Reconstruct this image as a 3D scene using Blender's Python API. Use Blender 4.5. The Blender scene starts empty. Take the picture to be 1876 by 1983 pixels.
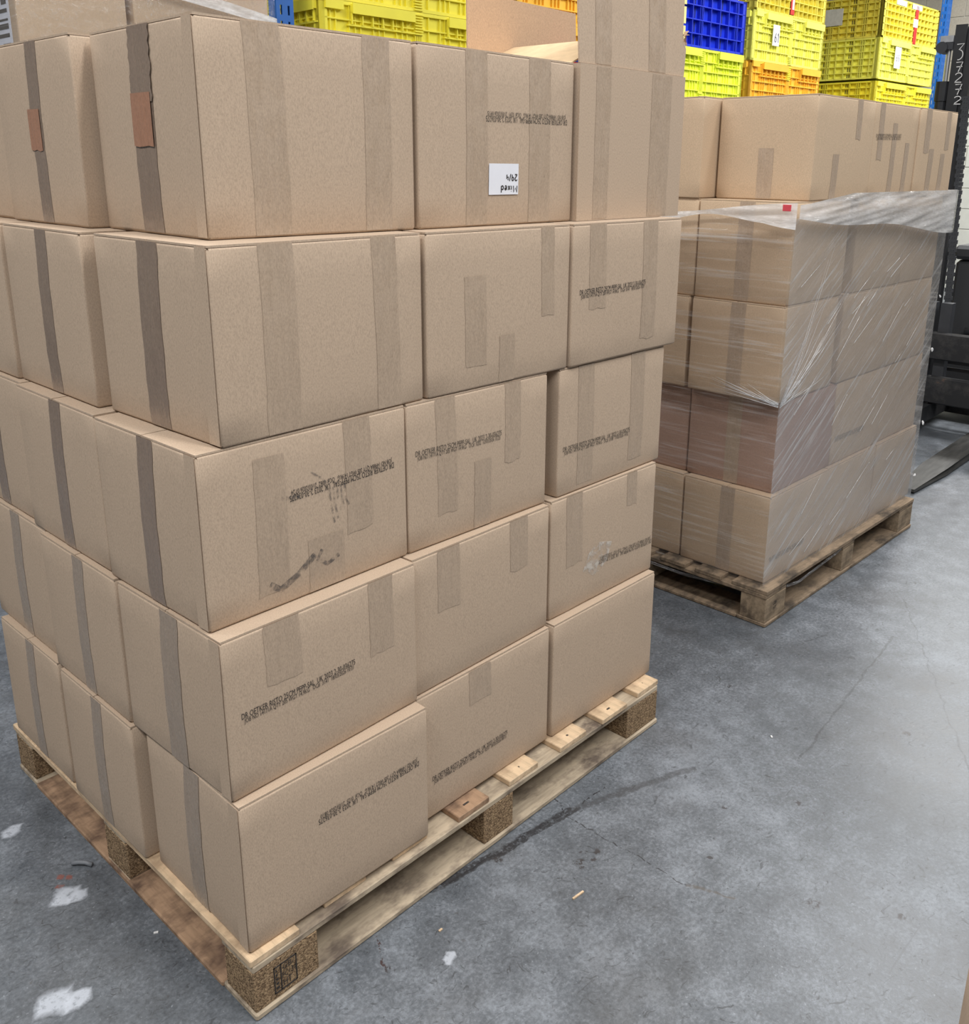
import bpy, bmesh, math, random
from mathutils import Vector, Matrix, noise
random.seed(7)
C = bpy.context.scene.collection
PI = math.pi

# ------------------------------------------------------------------ camera
cam_d = bpy.data.cameras.new('camera')
cam = bpy.data.objects.new('camera', cam_d); C.objects.link(cam)
pitch, yaw, roll = 0.27775, 0.73353965, 0.01122159
d = Vector((math.cos(pitch)*math.cos(yaw), math.cos(pitch)*math.sin(yaw), -math.sin(pitch)))
r0 = d.cross(Vector((0, 0, 1))).normalized(); u0 = r0.cross(d)
r = math.cos(roll)*r0 + math.sin(roll)*u0
u = -math.sin(roll)*r0 + math.cos(roll)*u0
M = Matrix((r, u, -d)).transposed().to_4x4()
M.translation = Vector((-0.6323187, -1.14217389, 1.3977748))
cam.matrix_world = M
cam_d.sensor_fit = 'HORIZONTAL'; cam_d.sensor_width = 36
cam_d.lens = 1794.1/1876*36
cam_d.shift_x = (938-995.74)/1876
cam_d.shift_y = (832.96-991.5)/1876
cam_d.clip_start = 0.05; cam_d.clip_end = 100
bpy.context.scene.camera = cam

# ------------------------------------------------------------------ world, lamps, exposure
w = bpy.data.worlds.new('world'); bpy.context.scene.world = w
w.use_nodes = True
w.node_tree.nodes['Background'].inputs[0].default_value = (0.93, 0.96, 1.0, 1)
w.node_tree.nodes['Background'].inputs[1].default_value = 0.12
def area(name, loc, sx, sy, power, col=(1, .985, .96), rot=(0, 0, 0)):
    l = bpy.data.lights.new(name, 'AREA'); l.shape = 'RECTANGLE'; l.size = sx; l.size_y = sy
    l.energy = power; l.color = col
    o = bpy.data.objects.new(name, l); o.location = loc; o.rotation_euler = rot; C.objects.link(o)
for i, (x, y, p) in enumerate([(-2.2, -.6, 112), (-2.4, 2.6, 92), (.6, -2.6, 138), (2.6, -1.2, 52), (5.6, -2.0, 100), (5.9, .4, 190), (9.3, 1.2, 240), (.4, 1.7, 66), (-1.8, -3.4, 92)]):
    area('ceiling_lamp', (x, y, 4.4), .35, 2.2, p)
vs = bpy.context.scene.view_settings
vs.view_transform = 'Standard'; vs.look = 'None'; vs.gamma = 1; vs.use_curve_mapping = False
vs.exposure = -0.06

# ------------------------------------------------------------------ materials
def new_mat(name):
    m = bpy.data.materials.new(name); m.use_nodes = True
    nt = m.node_tree; nt.nodes.clear()
    out = nt.nodes.new('ShaderNodeOutputMaterial')
    return m, nt, out
def N(nt, t, **kw):
    n = nt.nodes.new(t)
    for k, v in kw.items():
        if k.startswith('i_'): n.inputs[k[2:].replace('_', ' ')].default_value = v
        else: setattr(n, k, v)
    return n
def L(nt, a, b): nt.links.new(a, b)
def coords(nt, scale=(1, 1, 1), rot=(0, 0, 0), world=False):
    if world:
        g = N(nt, 'ShaderNodeNewGeometry').outputs['Position']
    else:
        g = N(nt, 'ShaderNodeTexCoord').outputs['Object']
    mp = N(nt, 'ShaderNodeMapping'); mp.inputs['Scale'].default_value = scale; mp.inputs['Rotation'].default_value = rot
    L(nt, g, mp.inputs['Vector']); return mp.outputs['Vector']
def noise_n(nt, vec, scale, detail=3, rough=.55):
    n = N(nt, 'ShaderNodeTexNoise'); n.inputs['Scale'].default_value = scale
    n.inputs['Detail'].default_value = detail; n.inputs['Roughness'].default_value = rough
    L(nt, vec, n.inputs['Vector']); return n.outputs['Fac']
def ramp(nt, fac, stops):
    n = N(nt, 'ShaderNodeValToRGB'); cr = n.color_ramp
    while len(cr.elements) < len(stops): cr.elements.new(.5)
    for e, (p, c) in zip(cr.elements, stops):
        e.position = p; e.color = (*c, 1) if len(c) == 3 else c
    L(nt, fac, n.inputs['Fac']); return n.outputs['Color']
def mixc(nt, fac, a, b, mode='MIX'):
    n = N(nt, 'ShaderNodeMix', data_type='RGBA', blend_type=mode)
    for s, v in ((n.inputs[0], fac), (n.inputs[6], a), (n.inputs[7], b)):
        if isinstance(v, (int, float)): s.default_value = v
        elif isinstance(v, tuple): s.default_value = (*v, 1)
        else: L(nt, v, s)
    return n.outputs[2]
def math_n(nt, op, a, b=0.0, c=None, clamp=False):
    n = N(nt, 'ShaderNodeMath', operation=op, use_clamp=clamp)
    for i, v in enumerate((a, b, c)):
        if v is None: continue
        if isinstance(v, (int, float)): n.inputs[i].default_value = v
        else: L(nt, v, n.inputs[i])
    return n.outputs[0]
def principled(nt, out, base, rough=.6, spec=.5, metal=0.0, bump=None, bump_s=.2, bump_d=.002):
    p = N(nt, 'ShaderNodeBsdfPrincipled')
    if isinstance(base, tuple): p.inputs['Base Color'].default_value = (*base, 1)
    else: L(nt, base, p.inputs['Base Color'])
    if isinstance(rough, (int, float)): p.inputs['Roughness'].default_value = rough
    else: L(nt, rough, p.inputs['Roughness'])
    p.inputs['Specular IOR Level'].default_value = spec
    p.inputs['Metallic'].default_value = metal
    if bump is not None:
        b = N(nt, 'ShaderNodeBump'); b.inputs['Strength'].default_value = bump_s; b.inputs['Distance'].default_value = bump_d
        L(nt, bump, b.inputs['Height']); L(nt, b.outputs[0], p.inputs['Normal'])
    L(nt, p.outputs[0], out.inputs[0]); return p
def srgb(r_, g, b):
    f = lambda c: (c/255/12.92) if c/255 <= .04045 else ((c/255+.055)/1.055)**2.4
    return (f(r_), f(g), f(b))
def plain(name, col, rough=.5, spec=.5, metal=0.0, var=.12, sc=30):
    m, nt, out = new_mat(name); v = coords(nt)
    n = noise_n(nt, v, sc, 4)
    c = ramp(nt, n, [(.25, tuple(x*(1-var) for x in col)), (.75, tuple(min(1, x*(1+var)) for x in col))])
    principled(nt, out, c, rough, spec, metal, n, .08, .001); return m
def cardboard(name, col, dark=.9):
    m, nt, out = new_mat(name)
    v = coords(nt)
    fib = noise_n(nt, coords(nt, (1, 1, .45)), 520, 2, .7)
    big = noise_n(nt, v, 5, 3)
    c = ramp(nt, fib, [(.28, tuple(x*.80 for x in col)), (.5, col), (.74, tuple(min(1, x*1.17) for x in col))])
    c = mixc(nt, big, c, tuple(x*dark for x in col), 'MIX') if False else mixc(nt, math_n(nt, 'MULTIPLY', big, .35), c, tuple(x*dark*.93 for x in col))
    wv = N(nt, 'ShaderNodeTexWave', wave_type='BANDS', bands_direction='DIAGONAL'); wv.inputs['Scale'].default_value = 45
    L(nt, coords(nt, (1, 1, 0)), wv.inputs['Vector'])
    h = math_n(nt, 'ADD', math_n(nt, 'MULTIPLY', wv.outputs['Fac'], .25), fib)
    principled(nt, out, c, .82, .25, 0, h, .22, .0007); return m
CB = cardboard('kraft_cardboard', srgb(189, 168, 147))
CB2 = cardboard('kraft_cardboard_warm', srgb(200, 176, 149))
CBP = cardboard('reddish_cardboard', srgb(176, 146, 130))
CBI = cardboard('inner_cardboard', srgb(198, 166, 136))
CBLIT = plain('lit_flap_cardboard', srgb(214, 188, 152), .9, .1)  # lifted flap only: light from above put into a paler colour

def tape_mat(name, col, rough=.3, spec=.6, bs=.5):
    """glossy tape showing the darkened board under it"""
    m, nt, out = new_mat(name)
    st = noise_n(nt, coords(nt, (1, 1, .10)), 150, 3, .6)
    fib = noise_n(nt, coords(nt, (1, 1, .45)), 420, 2, .7)
    cr = noise_n(nt, coords(nt, (1, 1, .5)), 38, 4, .7)
    f = math_n(nt, 'ADD', math_n(nt, 'MULTIPLY', st, .25), math_n(nt, 'MULTIPLY', fib, .75))
    c = ramp(nt, f, [(.34, tuple(x*.84 for x in col)), (.5, col), (.66, tuple(min(1, x*1.14) for x in col))])
    h = math_n(nt, 'ADD', st, math_n(nt, 'MULTIPLY', cr, .9))
    rg = ramp(nt, cr, [(.4, (rough*.6,)*3), (.6, (min(1, rough*1.6),)*3)])
    principled(nt, out, c, rg, spec, 0, h, bs, .0016); return m
TAPE = tape_mat('clear_tape', srgb(176, 156, 136), .40, .5, .45)
TAPEM = tape_mat('clear_tape_floor_sheen', srgb(160, 143, 127), .25, .7)  # lighter copy for lower left tapes, floor reflection put into the colour
TAPED = tape_mat('clear_tape_brown', srgb(140, 122, 108), .20, .8, .7)
TAPEO = tape_mat('orange_tape', srgb(168, 124, 100), .22, .7, .7)

def film_mat(name, rot, scl, base, streak, white=(.85, .87, .9), gloss=1.0, bd=.004, lo=.52, hi=.68):
    """thin plastic: clear with white crease lines and wrinkled highlights"""
    m, nt, out = new_mat(name)
    vr = coords(nt, (1, 1, 1), rot); vm = N(nt, 'ShaderNodeVectorMath', operation='MULTIPLY'); L(nt, vr, vm.inputs[0]); vm.inputs[1].default_value = scl; v = vm.outputs[0]
    st = noise_n(nt, v, 30, 5, .7)
    st2 = noise_n(nt, v, 110, 3, .6)
    big = noise_n(nt, coords(nt), 4, 3, .6)
    s = math_n(nt, 'ADD', math_n(nt, 'MULTIPLY', st, .6), math_n(nt, 'MULTIPLY', st2, .4))
    mask = math_n(nt, 'MULTIPLY', ramp(nt, s, [(lo, (0, 0, 0)), (hi, (1, 1, 1))]), ramp(nt, big, [(.35, (.25, .25, .25)), (.65, (1, 1, 1))]))
    b = N(nt, 'ShaderNodeBump'); b.inputs['Strength'].default_value = 1.0; b.inputs['Distance'].default_value = bd
    L(nt, s, b.inputs['Height'])
    tr = N(nt, 'ShaderNodeBsdfTransparent'); tr.inputs[0].default_value = (.985, .985, .99, 1)
    df = N(nt, 'ShaderNodeBsdfDiffuse'); df.inputs[0].default_value = (*white, 1)
    tl_ = N(nt, 'ShaderNodeBsdfTranslucent'); tl_.inputs[0].default_value = (*white, 1)
    md = N(nt, 'ShaderNodeMixShader'); md.inputs[0].default_value = .35; L(nt, df.outputs[0], md.inputs[1]); L(nt, tl_.outputs[0], md.inputs[2])
    gl = N(nt, 'ShaderNodeBsdfGlossy'); gl.inputs['Roughness'].default_value = .12; L(nt, b.outputs[0], gl.inputs['Normal'])
    f1 = math_n(nt, 'MULTIPLY_ADD', mask, streak, base)
    mx0 = N(nt, 'ShaderNodeMixShader'); L(nt, f1, mx0.inputs[0]); L(nt, tr.outputs[0], mx0.inputs[1]); L(nt, md.outputs[0], mx0.inputs[2])
    lw = N(nt, 'ShaderNodeLayerWeight'); lw.inputs[0].default_value = .5
    f = math_n(nt, 'MULTIPLY', math_n(nt, 'MULTIPLY_ADD', math_n(nt, 'POWER', lw.outputs['Facing'], 4), .5, .05), gloss, clamp=True)
    mx = N(nt, 'ShaderNodeMixShader'); L(nt, f, mx.inputs[0]); L(nt, mx0.outputs[0], mx.inputs[1]); L(nt, gl.outputs[0], mx.inputs[2])
    L(nt, mx.outputs[0], out.inputs[0]); return m
FILM_R = film_mat('stretch_film_diagonal', (0, math.radians(33), 0), (.05, 1, 1.3), .20, .80, gloss=2.2, lo=.50, hi=.66)
FILM_L = film_mat('stretch_film_level', (0, 0, 0), (1, .05, 1.4), .02, .62, gloss=1.8, lo=.51, hi=.66)
FILM_W = film_mat('bunched_film', (0, 0, 0), (.35, .35, 1.6), .58, .42, (.97, .98, 1.0), 2.6, .012, .42, .58)

def wood(name, base, dark, sc=1.0, axis=0):
    m, nt, out = new_mat(name)
    s = [9, 9, 9]; s[axis] = 1.2
    v = coords(nt, tuple(s), world=False)
    g = noise_n(nt, v, 6*sc, 5, .65)
    blot = noise_n(nt, coords(nt, (1.5, 2.5, 3)), 6, 4, .65)
    c = ramp(nt, g, [(.3, tuple(x*.62 for x in base)), (.52, base), (.75, tuple(min(1, x*1.22) for x in base))])
    c = mixc(nt, ramp(nt, blot, [(.45, (0, 0, 0)), (.66, (1, 1, 1))]), c, dark)
    principled(nt, out, c, .8, .2, 0, g, .4, .0015); return m
WD = wood('weathered_board_x', srgb(184, 168, 146), srgb(106, 94, 84))
WDY = wood('orange_board_y', srgb(168, 138, 112), srgb(98, 78, 66), axis=1)
WDC = wood('pale_new_board', srgb(214, 188, 156), srgb(170, 146, 120), axis=1)
WDB = wood('old_block_wood', srgb(152, 134, 112), srgb(92, 80, 68))
WDX2 = wood('old_board_brown', srgb(142, 124, 104), srgb(78, 70, 62))
def chip():
    m, nt, out = new_mat('chipboard_block')
    v = coords(nt, (1, 1, 1.6))
    vo = N(nt, 'ShaderNodeTexVoronoi', feature='F1'); vo.inputs['Scale'].default_value = 380; L(nt, v, vo.inputs['Vector'])
    n = noise_n(nt, v, 160, 4, .7)
    sep = N(nt, 'ShaderNodeSeparateColor'); L(nt, vo.outputs['Color'], sep.inputs[0])
    f = math_n(nt, 'MULTIPLY_ADD', sep.outputs[0], .6, math_n(nt, 'MULTIPLY', n, .4))
    c = ramp(nt, f, [(.2, srgb(84, 68, 52)), (.5, srgb(134, 111, 87)), (.82, srgb(186, 160, 126))])
    principled(nt, out, c, .9, .15, 0, f, .6, .002); return m
CHIP = chip()
INK = plain('black_ink', (.045, .04, .038), .6, .2)
INKF = plain('faded_ink', (.10, .085, .07), .7, .2)
WHITE = plain('white_paint', (.8, .8, .8), .6)
PAPER = plain('white_paper', srgb(232, 234, 242), .7, .2, var=.03)
NAIL = plain('rusty_nail', (.05, .04, .035), .6)

def concrete():
    m, nt, out = new_mat('concrete_floor')
    P = coords(nt, world=True)
    a = noise_n(nt, P, 1.3, 5, .6); b = noise_n(nt, P, 11, 6, .72); c3 = noise_n(nt, P, 120, 4, .75)
    s = math_n(nt, 'ADD', math_n(nt, 'MULTIPLY', a, .30), math_n(nt, 'MULTIPLY', b, .35))
    s = math_n(nt, 'ADD', s, math_n(nt, 'MULTIPLY', c3, .35))
    col = ramp(nt, s, [(.37, srgb(70, 74, 79)), (.5, srgb(101, 106, 112)), (.62, srgb(137, 143, 151))])
    # short curly scratch flecks and specks
    dis = N(nt, 'ShaderNodeTexNoise'); dis.inputs['Scale'].default_value = 14; L(nt, P, dis.inputs['Vector'])
    dv = N(nt, 'ShaderNodeVectorMath', operation='MULTIPLY_ADD'); L(nt, dis.outputs['Color'], dv.inputs[0]); dv.inputs[1].default_value = (.09, .09, 0); L(nt, P, dv.inputs[2])
    for rot, scl, sc_, lo_, k in ((.5, (1, 5, 1), 34, .62, .55), (-.8, (1, 6, 1), 28, .635, .45), (1.2, (1, 1, 1), 70, .66, .7)):
        mp = N(nt, 'ShaderNodeMapping'); mp.inputs['Rotation'].default_value = (0, 0, rot); L(nt, dv.outputs[0], mp.inputs['Vector'])
        ml = N(nt, 'ShaderNodeVectorMath', operation='MULTIPLY'); L(nt, mp.outputs[0], ml.inputs[0]); ml.inputs[1].default_value = scl
        q_ = noise_n(nt, ml.outputs[0], sc_, 3, .6)
        col = mixc(nt, math_n(nt, 'MULTIPLY', ramp(nt, q_, [(lo_, (0, 0, 0)), (lo_+.05, (1, 1, 1))]), k), col, srgb(58, 59, 61))
    wsp = noise_n(nt, P, 150, 2, .5)
    col = mixc(nt, math_n(nt, 'MULTIPLY', ramp(nt, wsp, [(.68, (0, 0, 0)), (.74, (1, 1, 1))]), .4), col, srgb(170, 176, 184))
    # brown grime in patches
    g = noise_n(nt, coords(nt, (1, 1, 1), (0, 0, .6), world=True), 2.3, 6, .72)
    col = mixc(nt, math_n(nt, 'MULTIPLY', ramp(nt, g, [(.50, (0, 0, 0)), (.68, (1, 1, 1))]), .42), col, srgb(74, 73, 72))
    # fine scratches in two directions
    for rot, scl, k in ((.25, (1.2, 60, 1), .5), (-.9, (1.6, 70, 1), .4)):
        sc = noise_n(nt, coords(nt, scl, (0, 0, rot), world=True), 2.4, 3, .6)
        col = mixc(nt, math_n(nt, 'MULTIPLY', ramp(nt, sc, [(.66, (0, 0, 0)), (.73, (1, 1, 1))]), k), col, srgb(86, 88, 92))
    pit = noise_n(nt, P, 55, 2, .5)
    col = mixc(nt, math_n(nt, 'MULTIPLY', ramp(nt, pit, [(.70, (0, 0, 0)), (.76, (1, 1, 1))]), .55), col, srgb(80, 78, 78))
    wob = N(nt, 'ShaderNodeTexNoise'); wob.inputs['Scale'].default_value = 22; wob.inputs['Detail'].default_value = 4
    L(nt, P, wob.inputs['Vector'])
    wv = N(nt, 'ShaderNodeVectorMath', operation='MULTIPLY_ADD')
    L(nt, wob.outputs['Color'], wv.inputs[0]); wv.inputs[1].default_value = (.03, .03, 0); L(nt, P, wv.inputs[2])
    sepv = N(nt, 'ShaderNodeSeparateXYZ'); L(nt, wv.outputs[0], sepv.inputs[0])
    X, Y = sepv.outputs[0], sepv.outputs[1]
    off = .015
    def seg(ax, ay, bx, by, wd, colr, k, rough_edges=.5):
        nonlocal col
        ax += off; bx += off; ay += off; by += off
        ln = math.hypot(bx-ax, by-ay); ux, uy = (bx-ax)/ln, (by-ay)/ln
        dx = math_n(nt, 'SUBTRACT', X, ax); dy = math_n(nt, 'SUBTRACT', Y, ay)
        t = math_n(nt, 'ADD', math_n(nt, 'MULTIPLY', dx, ux), math_n(nt, 'MULTIPLY', dy, uy))
        n_ = math_n(nt, 'ABSOLUTE', math_n(nt, 'SUBTRACT', math_n(nt, 'MULTIPLY', dx, -uy), math_n(nt, 'MULTIPLY', dy, -ux)))
        tc = math_n(nt, 'MINIMUM', math_n(nt, 'MAXIMUM', t, 0), ln)
        e = math_n(nt, 'ABSOLUTE', math_n(nt, 'SUBTRACT', t, tc))
        dd = math_n(nt, 'ADD', n_, e)
        msk = math_n(nt, 'DIVIDE', math_n(nt, 'SUBTRACT', wd, dd), wd*.5, clamp=True)
        nn = noise_n(nt, P, 70, 3, .7)
        msk = math_n(nt, 'MULTIPLY', msk, ramp(nt, nn, [(.5-rough_edges*.35, (0, 0, 0)), (.5, (1, 1, 1))]))
        col = mixc(nt, math_n(nt, 'MULTIPLY', msk, k), col, srgb(*colr))
    DK = (46, 45, 47)
    # cracks
    seg(.789, 0, .757, -.058, .0022, DK, .9, 0); seg(.757, -.058, .762, -.37, .0018, DK, .8, .2)
    seg(.757, -.058, .908, -.061, .0022, DK, .9, 0); seg(.255, -.006, .216, -.084, .003, (70, 52, 50), .9, 0)
    seg(.762, -.37, .80, -.46, .004, (92, 86, 80), .7, .8)
    # tyre marks
    seg(.40, .0, .782, -.050, .010, DK, .9, .5); seg(.44, -.012, .80, -.066, .006, DK, .85, .6)
    seg(.782, -.055, 1.10, -.176, .012, (66, 66, 68), .6, .8)
    seg(1.834, -.083, 1.962, -.125, .003, DK, .5, .4)
    seg(1.3, -.35, 2.1, -.28, .004, DK, .45, .6); seg(1.5, -.7, 2.4, -.2, .003, DK, .4, .5)
    # spots
    for (x, y, rr) in [(.71, -.174, .010), (.69, -.185, .007), (.663, -.168, .009), (.655, -.18, .006), (.551, -.037, .013), (.974, -.717, .010), (.892, -.58, .014), (.69, -.155, .006), (.216, -.088, .008), (1.15, -.42, .010), (1.02, -.30, .006), (1.6, -.5, .012), (.86, -.36, .006)]:
        seg(x, y, x+.006, y-.004, rr, (60, 56, 56), .85, .2)
    # white paint spots and red flecks
    for (x, y, rr) in [(-.108, .516, .028), (-.095, .50, .018), (-.224, .285, .034), (-.20, .26, .022), (-.109, .787, .02), (.30, -.15, .010)]:
        seg(x, y, x+.02, y+.006, rr, (190, 196, 206), .8, .9)
    for (x, y) in [(-.088, .576), (-.075, .565), (-.1, .55)]:
        seg(x, y, x+.005, y, .008, (140, 78, 64), .7, .6)
    rg = ramp(nt, s, [(.38, (.30, .30, .30)), (.62, (.5, .5, .5))])
    principled(nt, out, col, rg, .5, 0, s, .25, .004)
    return m
FLOOR = concrete()

# ------------------------------------------------------------------ mesh helpers
def obj(name, bm, mats, parent=None, smooth=False, loc=None, rotz=None):
    me = bpy.data.meshes.new(name); bm.normal_update(); bm.to_mesh(me); bm.free()
    for m in (mats if isinstance(mats, (list, tuple)) else [mats]): me.materials.append(m)
    if smooth:
        for p in me.polygons: p.use_smooth = True
    o = bpy.data.objects.new(name, me); C.objects.link(o)
    if parent: o.parent = parent
    if loc: o.location = loc
    if rotz is not None: o.rotation_euler = (0, 0, rotz)
    return o
def inst(o, name, parent=None, loc=None, rot=None, scale=None):
    c = o.copy(); c.name = name; C.objects.link(c)
    if parent is not None: c.parent = parent
    if loc is not None: c.location = loc
    if rot is not None: c.rotation_euler = rot
    if scale is not None: c.scale = scale
    return c
def empty(name, loc=(0, 0, 0), rotz=0, label=None, cat=None, group=None):
    o = bpy.data.objects.new(name, None); C.objects.link(o); o.location = loc; o.rotation_euler = (0, 0, rotz)
    o.empty_display_size = .05
    if label: tag(o, label, cat, group)
    return o
def tag(o, label, cat, group=None):
    o['label'] = label; o['category'] = cat
    if group: o['group'] = group
    return o
def bx(bm, x0, x1, y0, y1, z0, z1, mi=0):
    vs_ = [bm.verts.new((x, y, z)) for z in (z0, z1) for y in (y0, y1) for x in (x0, x1)]
    for f in ((0, 2, 3, 1), (4, 5, 7, 6), (0, 1, 5, 4), (2, 6, 7, 3), (1, 3, 7, 5), (0, 4, 6, 2)):
        fc = bm.faces.new([vs_[i] for i in f]); fc.material_index = mi
    return vs_
def box_bm(x0, x1, y0, y1, z0, z1, bev=0):
    bm = bmesh.new(); bx(bm, x0, x1, y0, y1, z0, z1)
    if bev: bmesh.ops.bevel(bm, geom=bm.edges[:], offset=bev, segments=1, affect='EDGES', profile=.5)
    return bm
def tube(bm, pts, rad, n=8, cap=True):
    pts = [Vector(p) for p in pts]; rings = []
    for i, p in enumerate(pts):
        t = (pts[min(i+1, len(pts)-1)]-pts[max(i-1, 0)]).normalized()
        a = t.orthogonal().normalized() if i == 0 else (rings_a - t*rings_a.dot(t)).normalized()
        rings_a = a; b = t.cross(a)
        rr = rad[i] if isinstance(rad, (list, tuple)) else rad
        rings.append([bm.verts.new(p + rr*(math.cos(2*PI*k/n)*a + math.sin(2*PI*k/n)*b)) for k in range(n)])
    for A, B in zip(rings, rings[1:]):
        for k in range(n): bm.faces.new((A[k], A[(k+1) % n], B[(k+1) % n], B[k]))
    if cap: bm.faces.new(rings[0][::-1]); bm.faces.new(rings[-1])
def ribbon(bm, pts, wd, nrm):      # flat pen stroke
    pts = [Vector(p) for p in pts]; L_, R_ = [], []
    for i, p in enumerate(pts):
        t = (pts[min(i+1, len(pts)-1)]-pts[max(i-1, 0)]).normalized(); s = t.cross(nrm).normalized()*wd/2
        L_.append(bm.verts.new(p+s)); R_.append(bm.verts.new(p-s))
    for i in range(len(pts)-1): bm.faces.new((L_[i], L_[i+1], R_[i+1], R_[i]))
def arc(cx, cy, rx, ry, a0, a1, n=10):
    return [(cx+rx*math.cos(math.radians(a0+(a1-a0)*i/n)), cy+ry*math.sin(math.radians(a0+(a1-a0)*i/n))) for i in range(n+1)]
GL = {  # hand-drawn glyph strokes in a 0..1 box
    'M': [[(0, 0), (.05, 1), (.4, .35), (.8, 1), (.9, 0)]],
    'i': [[(.2, .6), (.2, 0)], [(.18, .82), (.24, .86)]],
    'x': [[(0, .6), (.5, 0)], [(.5, .62), (0, 0)]],
    'e': [[(.05, .32), (.5, .36)] + arc(.28, .3, .24, .3, 15, 320)],
    'd': [arc(.28, .28, .24, .28, 30, 330), [(.54, 1), (.54, 0)]],
    '2': [arc(.3, .72, .28, .27, 165, -30, 8) + [(.1, .12), (.0, .02), (.6, .0)]],
    '9': [arc(.3, .7, .25, .28, 20, 380, 12) + [(.52, .5), (.42, 0)]],
    '/': [[(0, -.1), (.35, 1.05)]],
    '4': [[(.1, .9), (0, .42), (.5, .42)], [(.42, .7), (.38, 0)]],
    '3': [[(.0, .95), (.55, .98), (.2, .6)] + arc(.22, .28, .32, .32, 70, -100, 8)],
    '7': [[(.05, .95), (.6, .97), (.3, 0)], [(.1, .5), (.6, .52)]],
    '6': [[(.45, .95), (.12, .5)] + arc(.3, .27, .22, .26, 150, 480, 10)],
    '1': [[(.1, .75), (.3, .98), (.3, 0)]],
    '5': [[(.5, .95), (.12, .95), (.1, .55)] + arc(.25, .3, .26, .28, 80, -110, 8)],
}
def handwrite(text, h, pen, gap=.25, wf=1.0):
    """list of strokes [(x,y)...] of a word with cap height h"""
    out, x = [], 0
    for ch in text:
        g = GL[ch]; wmax = max(p[0] for s in g for p in s)
        for s in g: out.append([(x + p[0]*h*wf, p[1]*h) for p in s])
        x += (wmax+gap)*h*wf
    return out, x - gap*h*wf

# ------------------------------------------------------------------ structure
def plane_bm(x0, x1, y0, y1, z, n=1):
    bm = bmesh.new()
    bm.faces.new([bm.verts.new(p) for p in ((x0, y0, z), (x1, y0, z), (x1, y1, z), (x0, y1, z))]); return bm
fl = obj('floor', plane_bm(-7, 13, -7, 9, 0), FLOOR); fl['kind'] = 'structure'
# block wall behind the truck: mortar backing and blocks as pieces
MORTAR = plain('mortar', srgb(176, 174, 164), .9)
BLK = plain('cream_painted_block', srgb(212, 213, 204), .75, .3, var=.05, sc=14)
BLKG = plain('bare_grey_block', srgb(168, 162, 150), .9, .2, var=.12, sc=60)
WX = 11.5
wb = obj('wall_back', box_bm(WX, WX+.2, -7, 9, 0, 7), MORTAR); wb['kind'] = 'structure'
blk = {}
for key, m in (('c', BLK), ('g', BLKG)):
    blk[key] = None
hz, ly = .24, .46
for row in range(17):
    for c in range(9):
        y0 = .3 + c*ly + (row % 2)*ly/2; z0 = row*hz
        key = 'c' if z0 < 2.2 else 'g'
        if blk[key] is None:
            b = box_bm(-.008, .01, .004, ly-.004, .004, hz-.004, .003)
            blk[key] = obj('block', b, BLK if key == 'c' else BLKG, wb, loc=(WX, y0, z0))
        else: inst(blk[key], 'block', wb, (WX, y0, z0))
CLAD = plain('grey_cladding', srgb(150, 152, 150), .7, .3, var=.04, sc=5)
bm = bmesh.new()
for k in range(60):
    bx(bm, -7+k*.32, -7+k*.32+.27, 6.6, 6.64, 0, 7)
bx(bm, -7, 12, 6.64, 6.8, 0, 7)
ws = obj('wall_left', bm, CLAD); ws['kind'] = 'structure'

# ------------------------------------------------------------------ text
_fc = {}
def text_mesh(s):
    if s in _fc: return _fc[s]
    cu = bpy.data.curves.new('t', 'FONT'); cu.body = s; cu.size = 1; cu.resolution_u = 2
    o = bpy.data.objects.new('t', cu); C.objects.link(o)
    bpy.context.view_layer.update()
    me = bpy.data.meshes.new_from_object(o.evaluated_get(bpy.context.evaluated_depsgraph_get()))
    vs_ = [v.co.copy() for v in me.vertices]; fs = [tuple(p.vertices) for p in me.polygons]
    bpy.data.objects.remove(o); bpy.data.curves.remove(cu); bpy.data.meshes.remove(me)
    x0 = min(v.x for v in vs_); x1 = max(v.x for v in vs_); y0 = min(v.y for v in vs_); y1 = max(v.y for v in vs_)
    vs_ = [((v.x-x0)/(x1-x0), (v.y-y0)/(y1-y0)) for v in vs_]
    _fc[s] = (vs_, fs); return _fc[s]
def add_text(bm, s, fn):
    vs_, fs = text_mesh(s)
    bv = [bm.verts.new(fn(*p)) for p in vs_]
    for f in fs:
        try: bm.faces.new([bv[i] for i in f])
        except ValueError: pass

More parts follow.
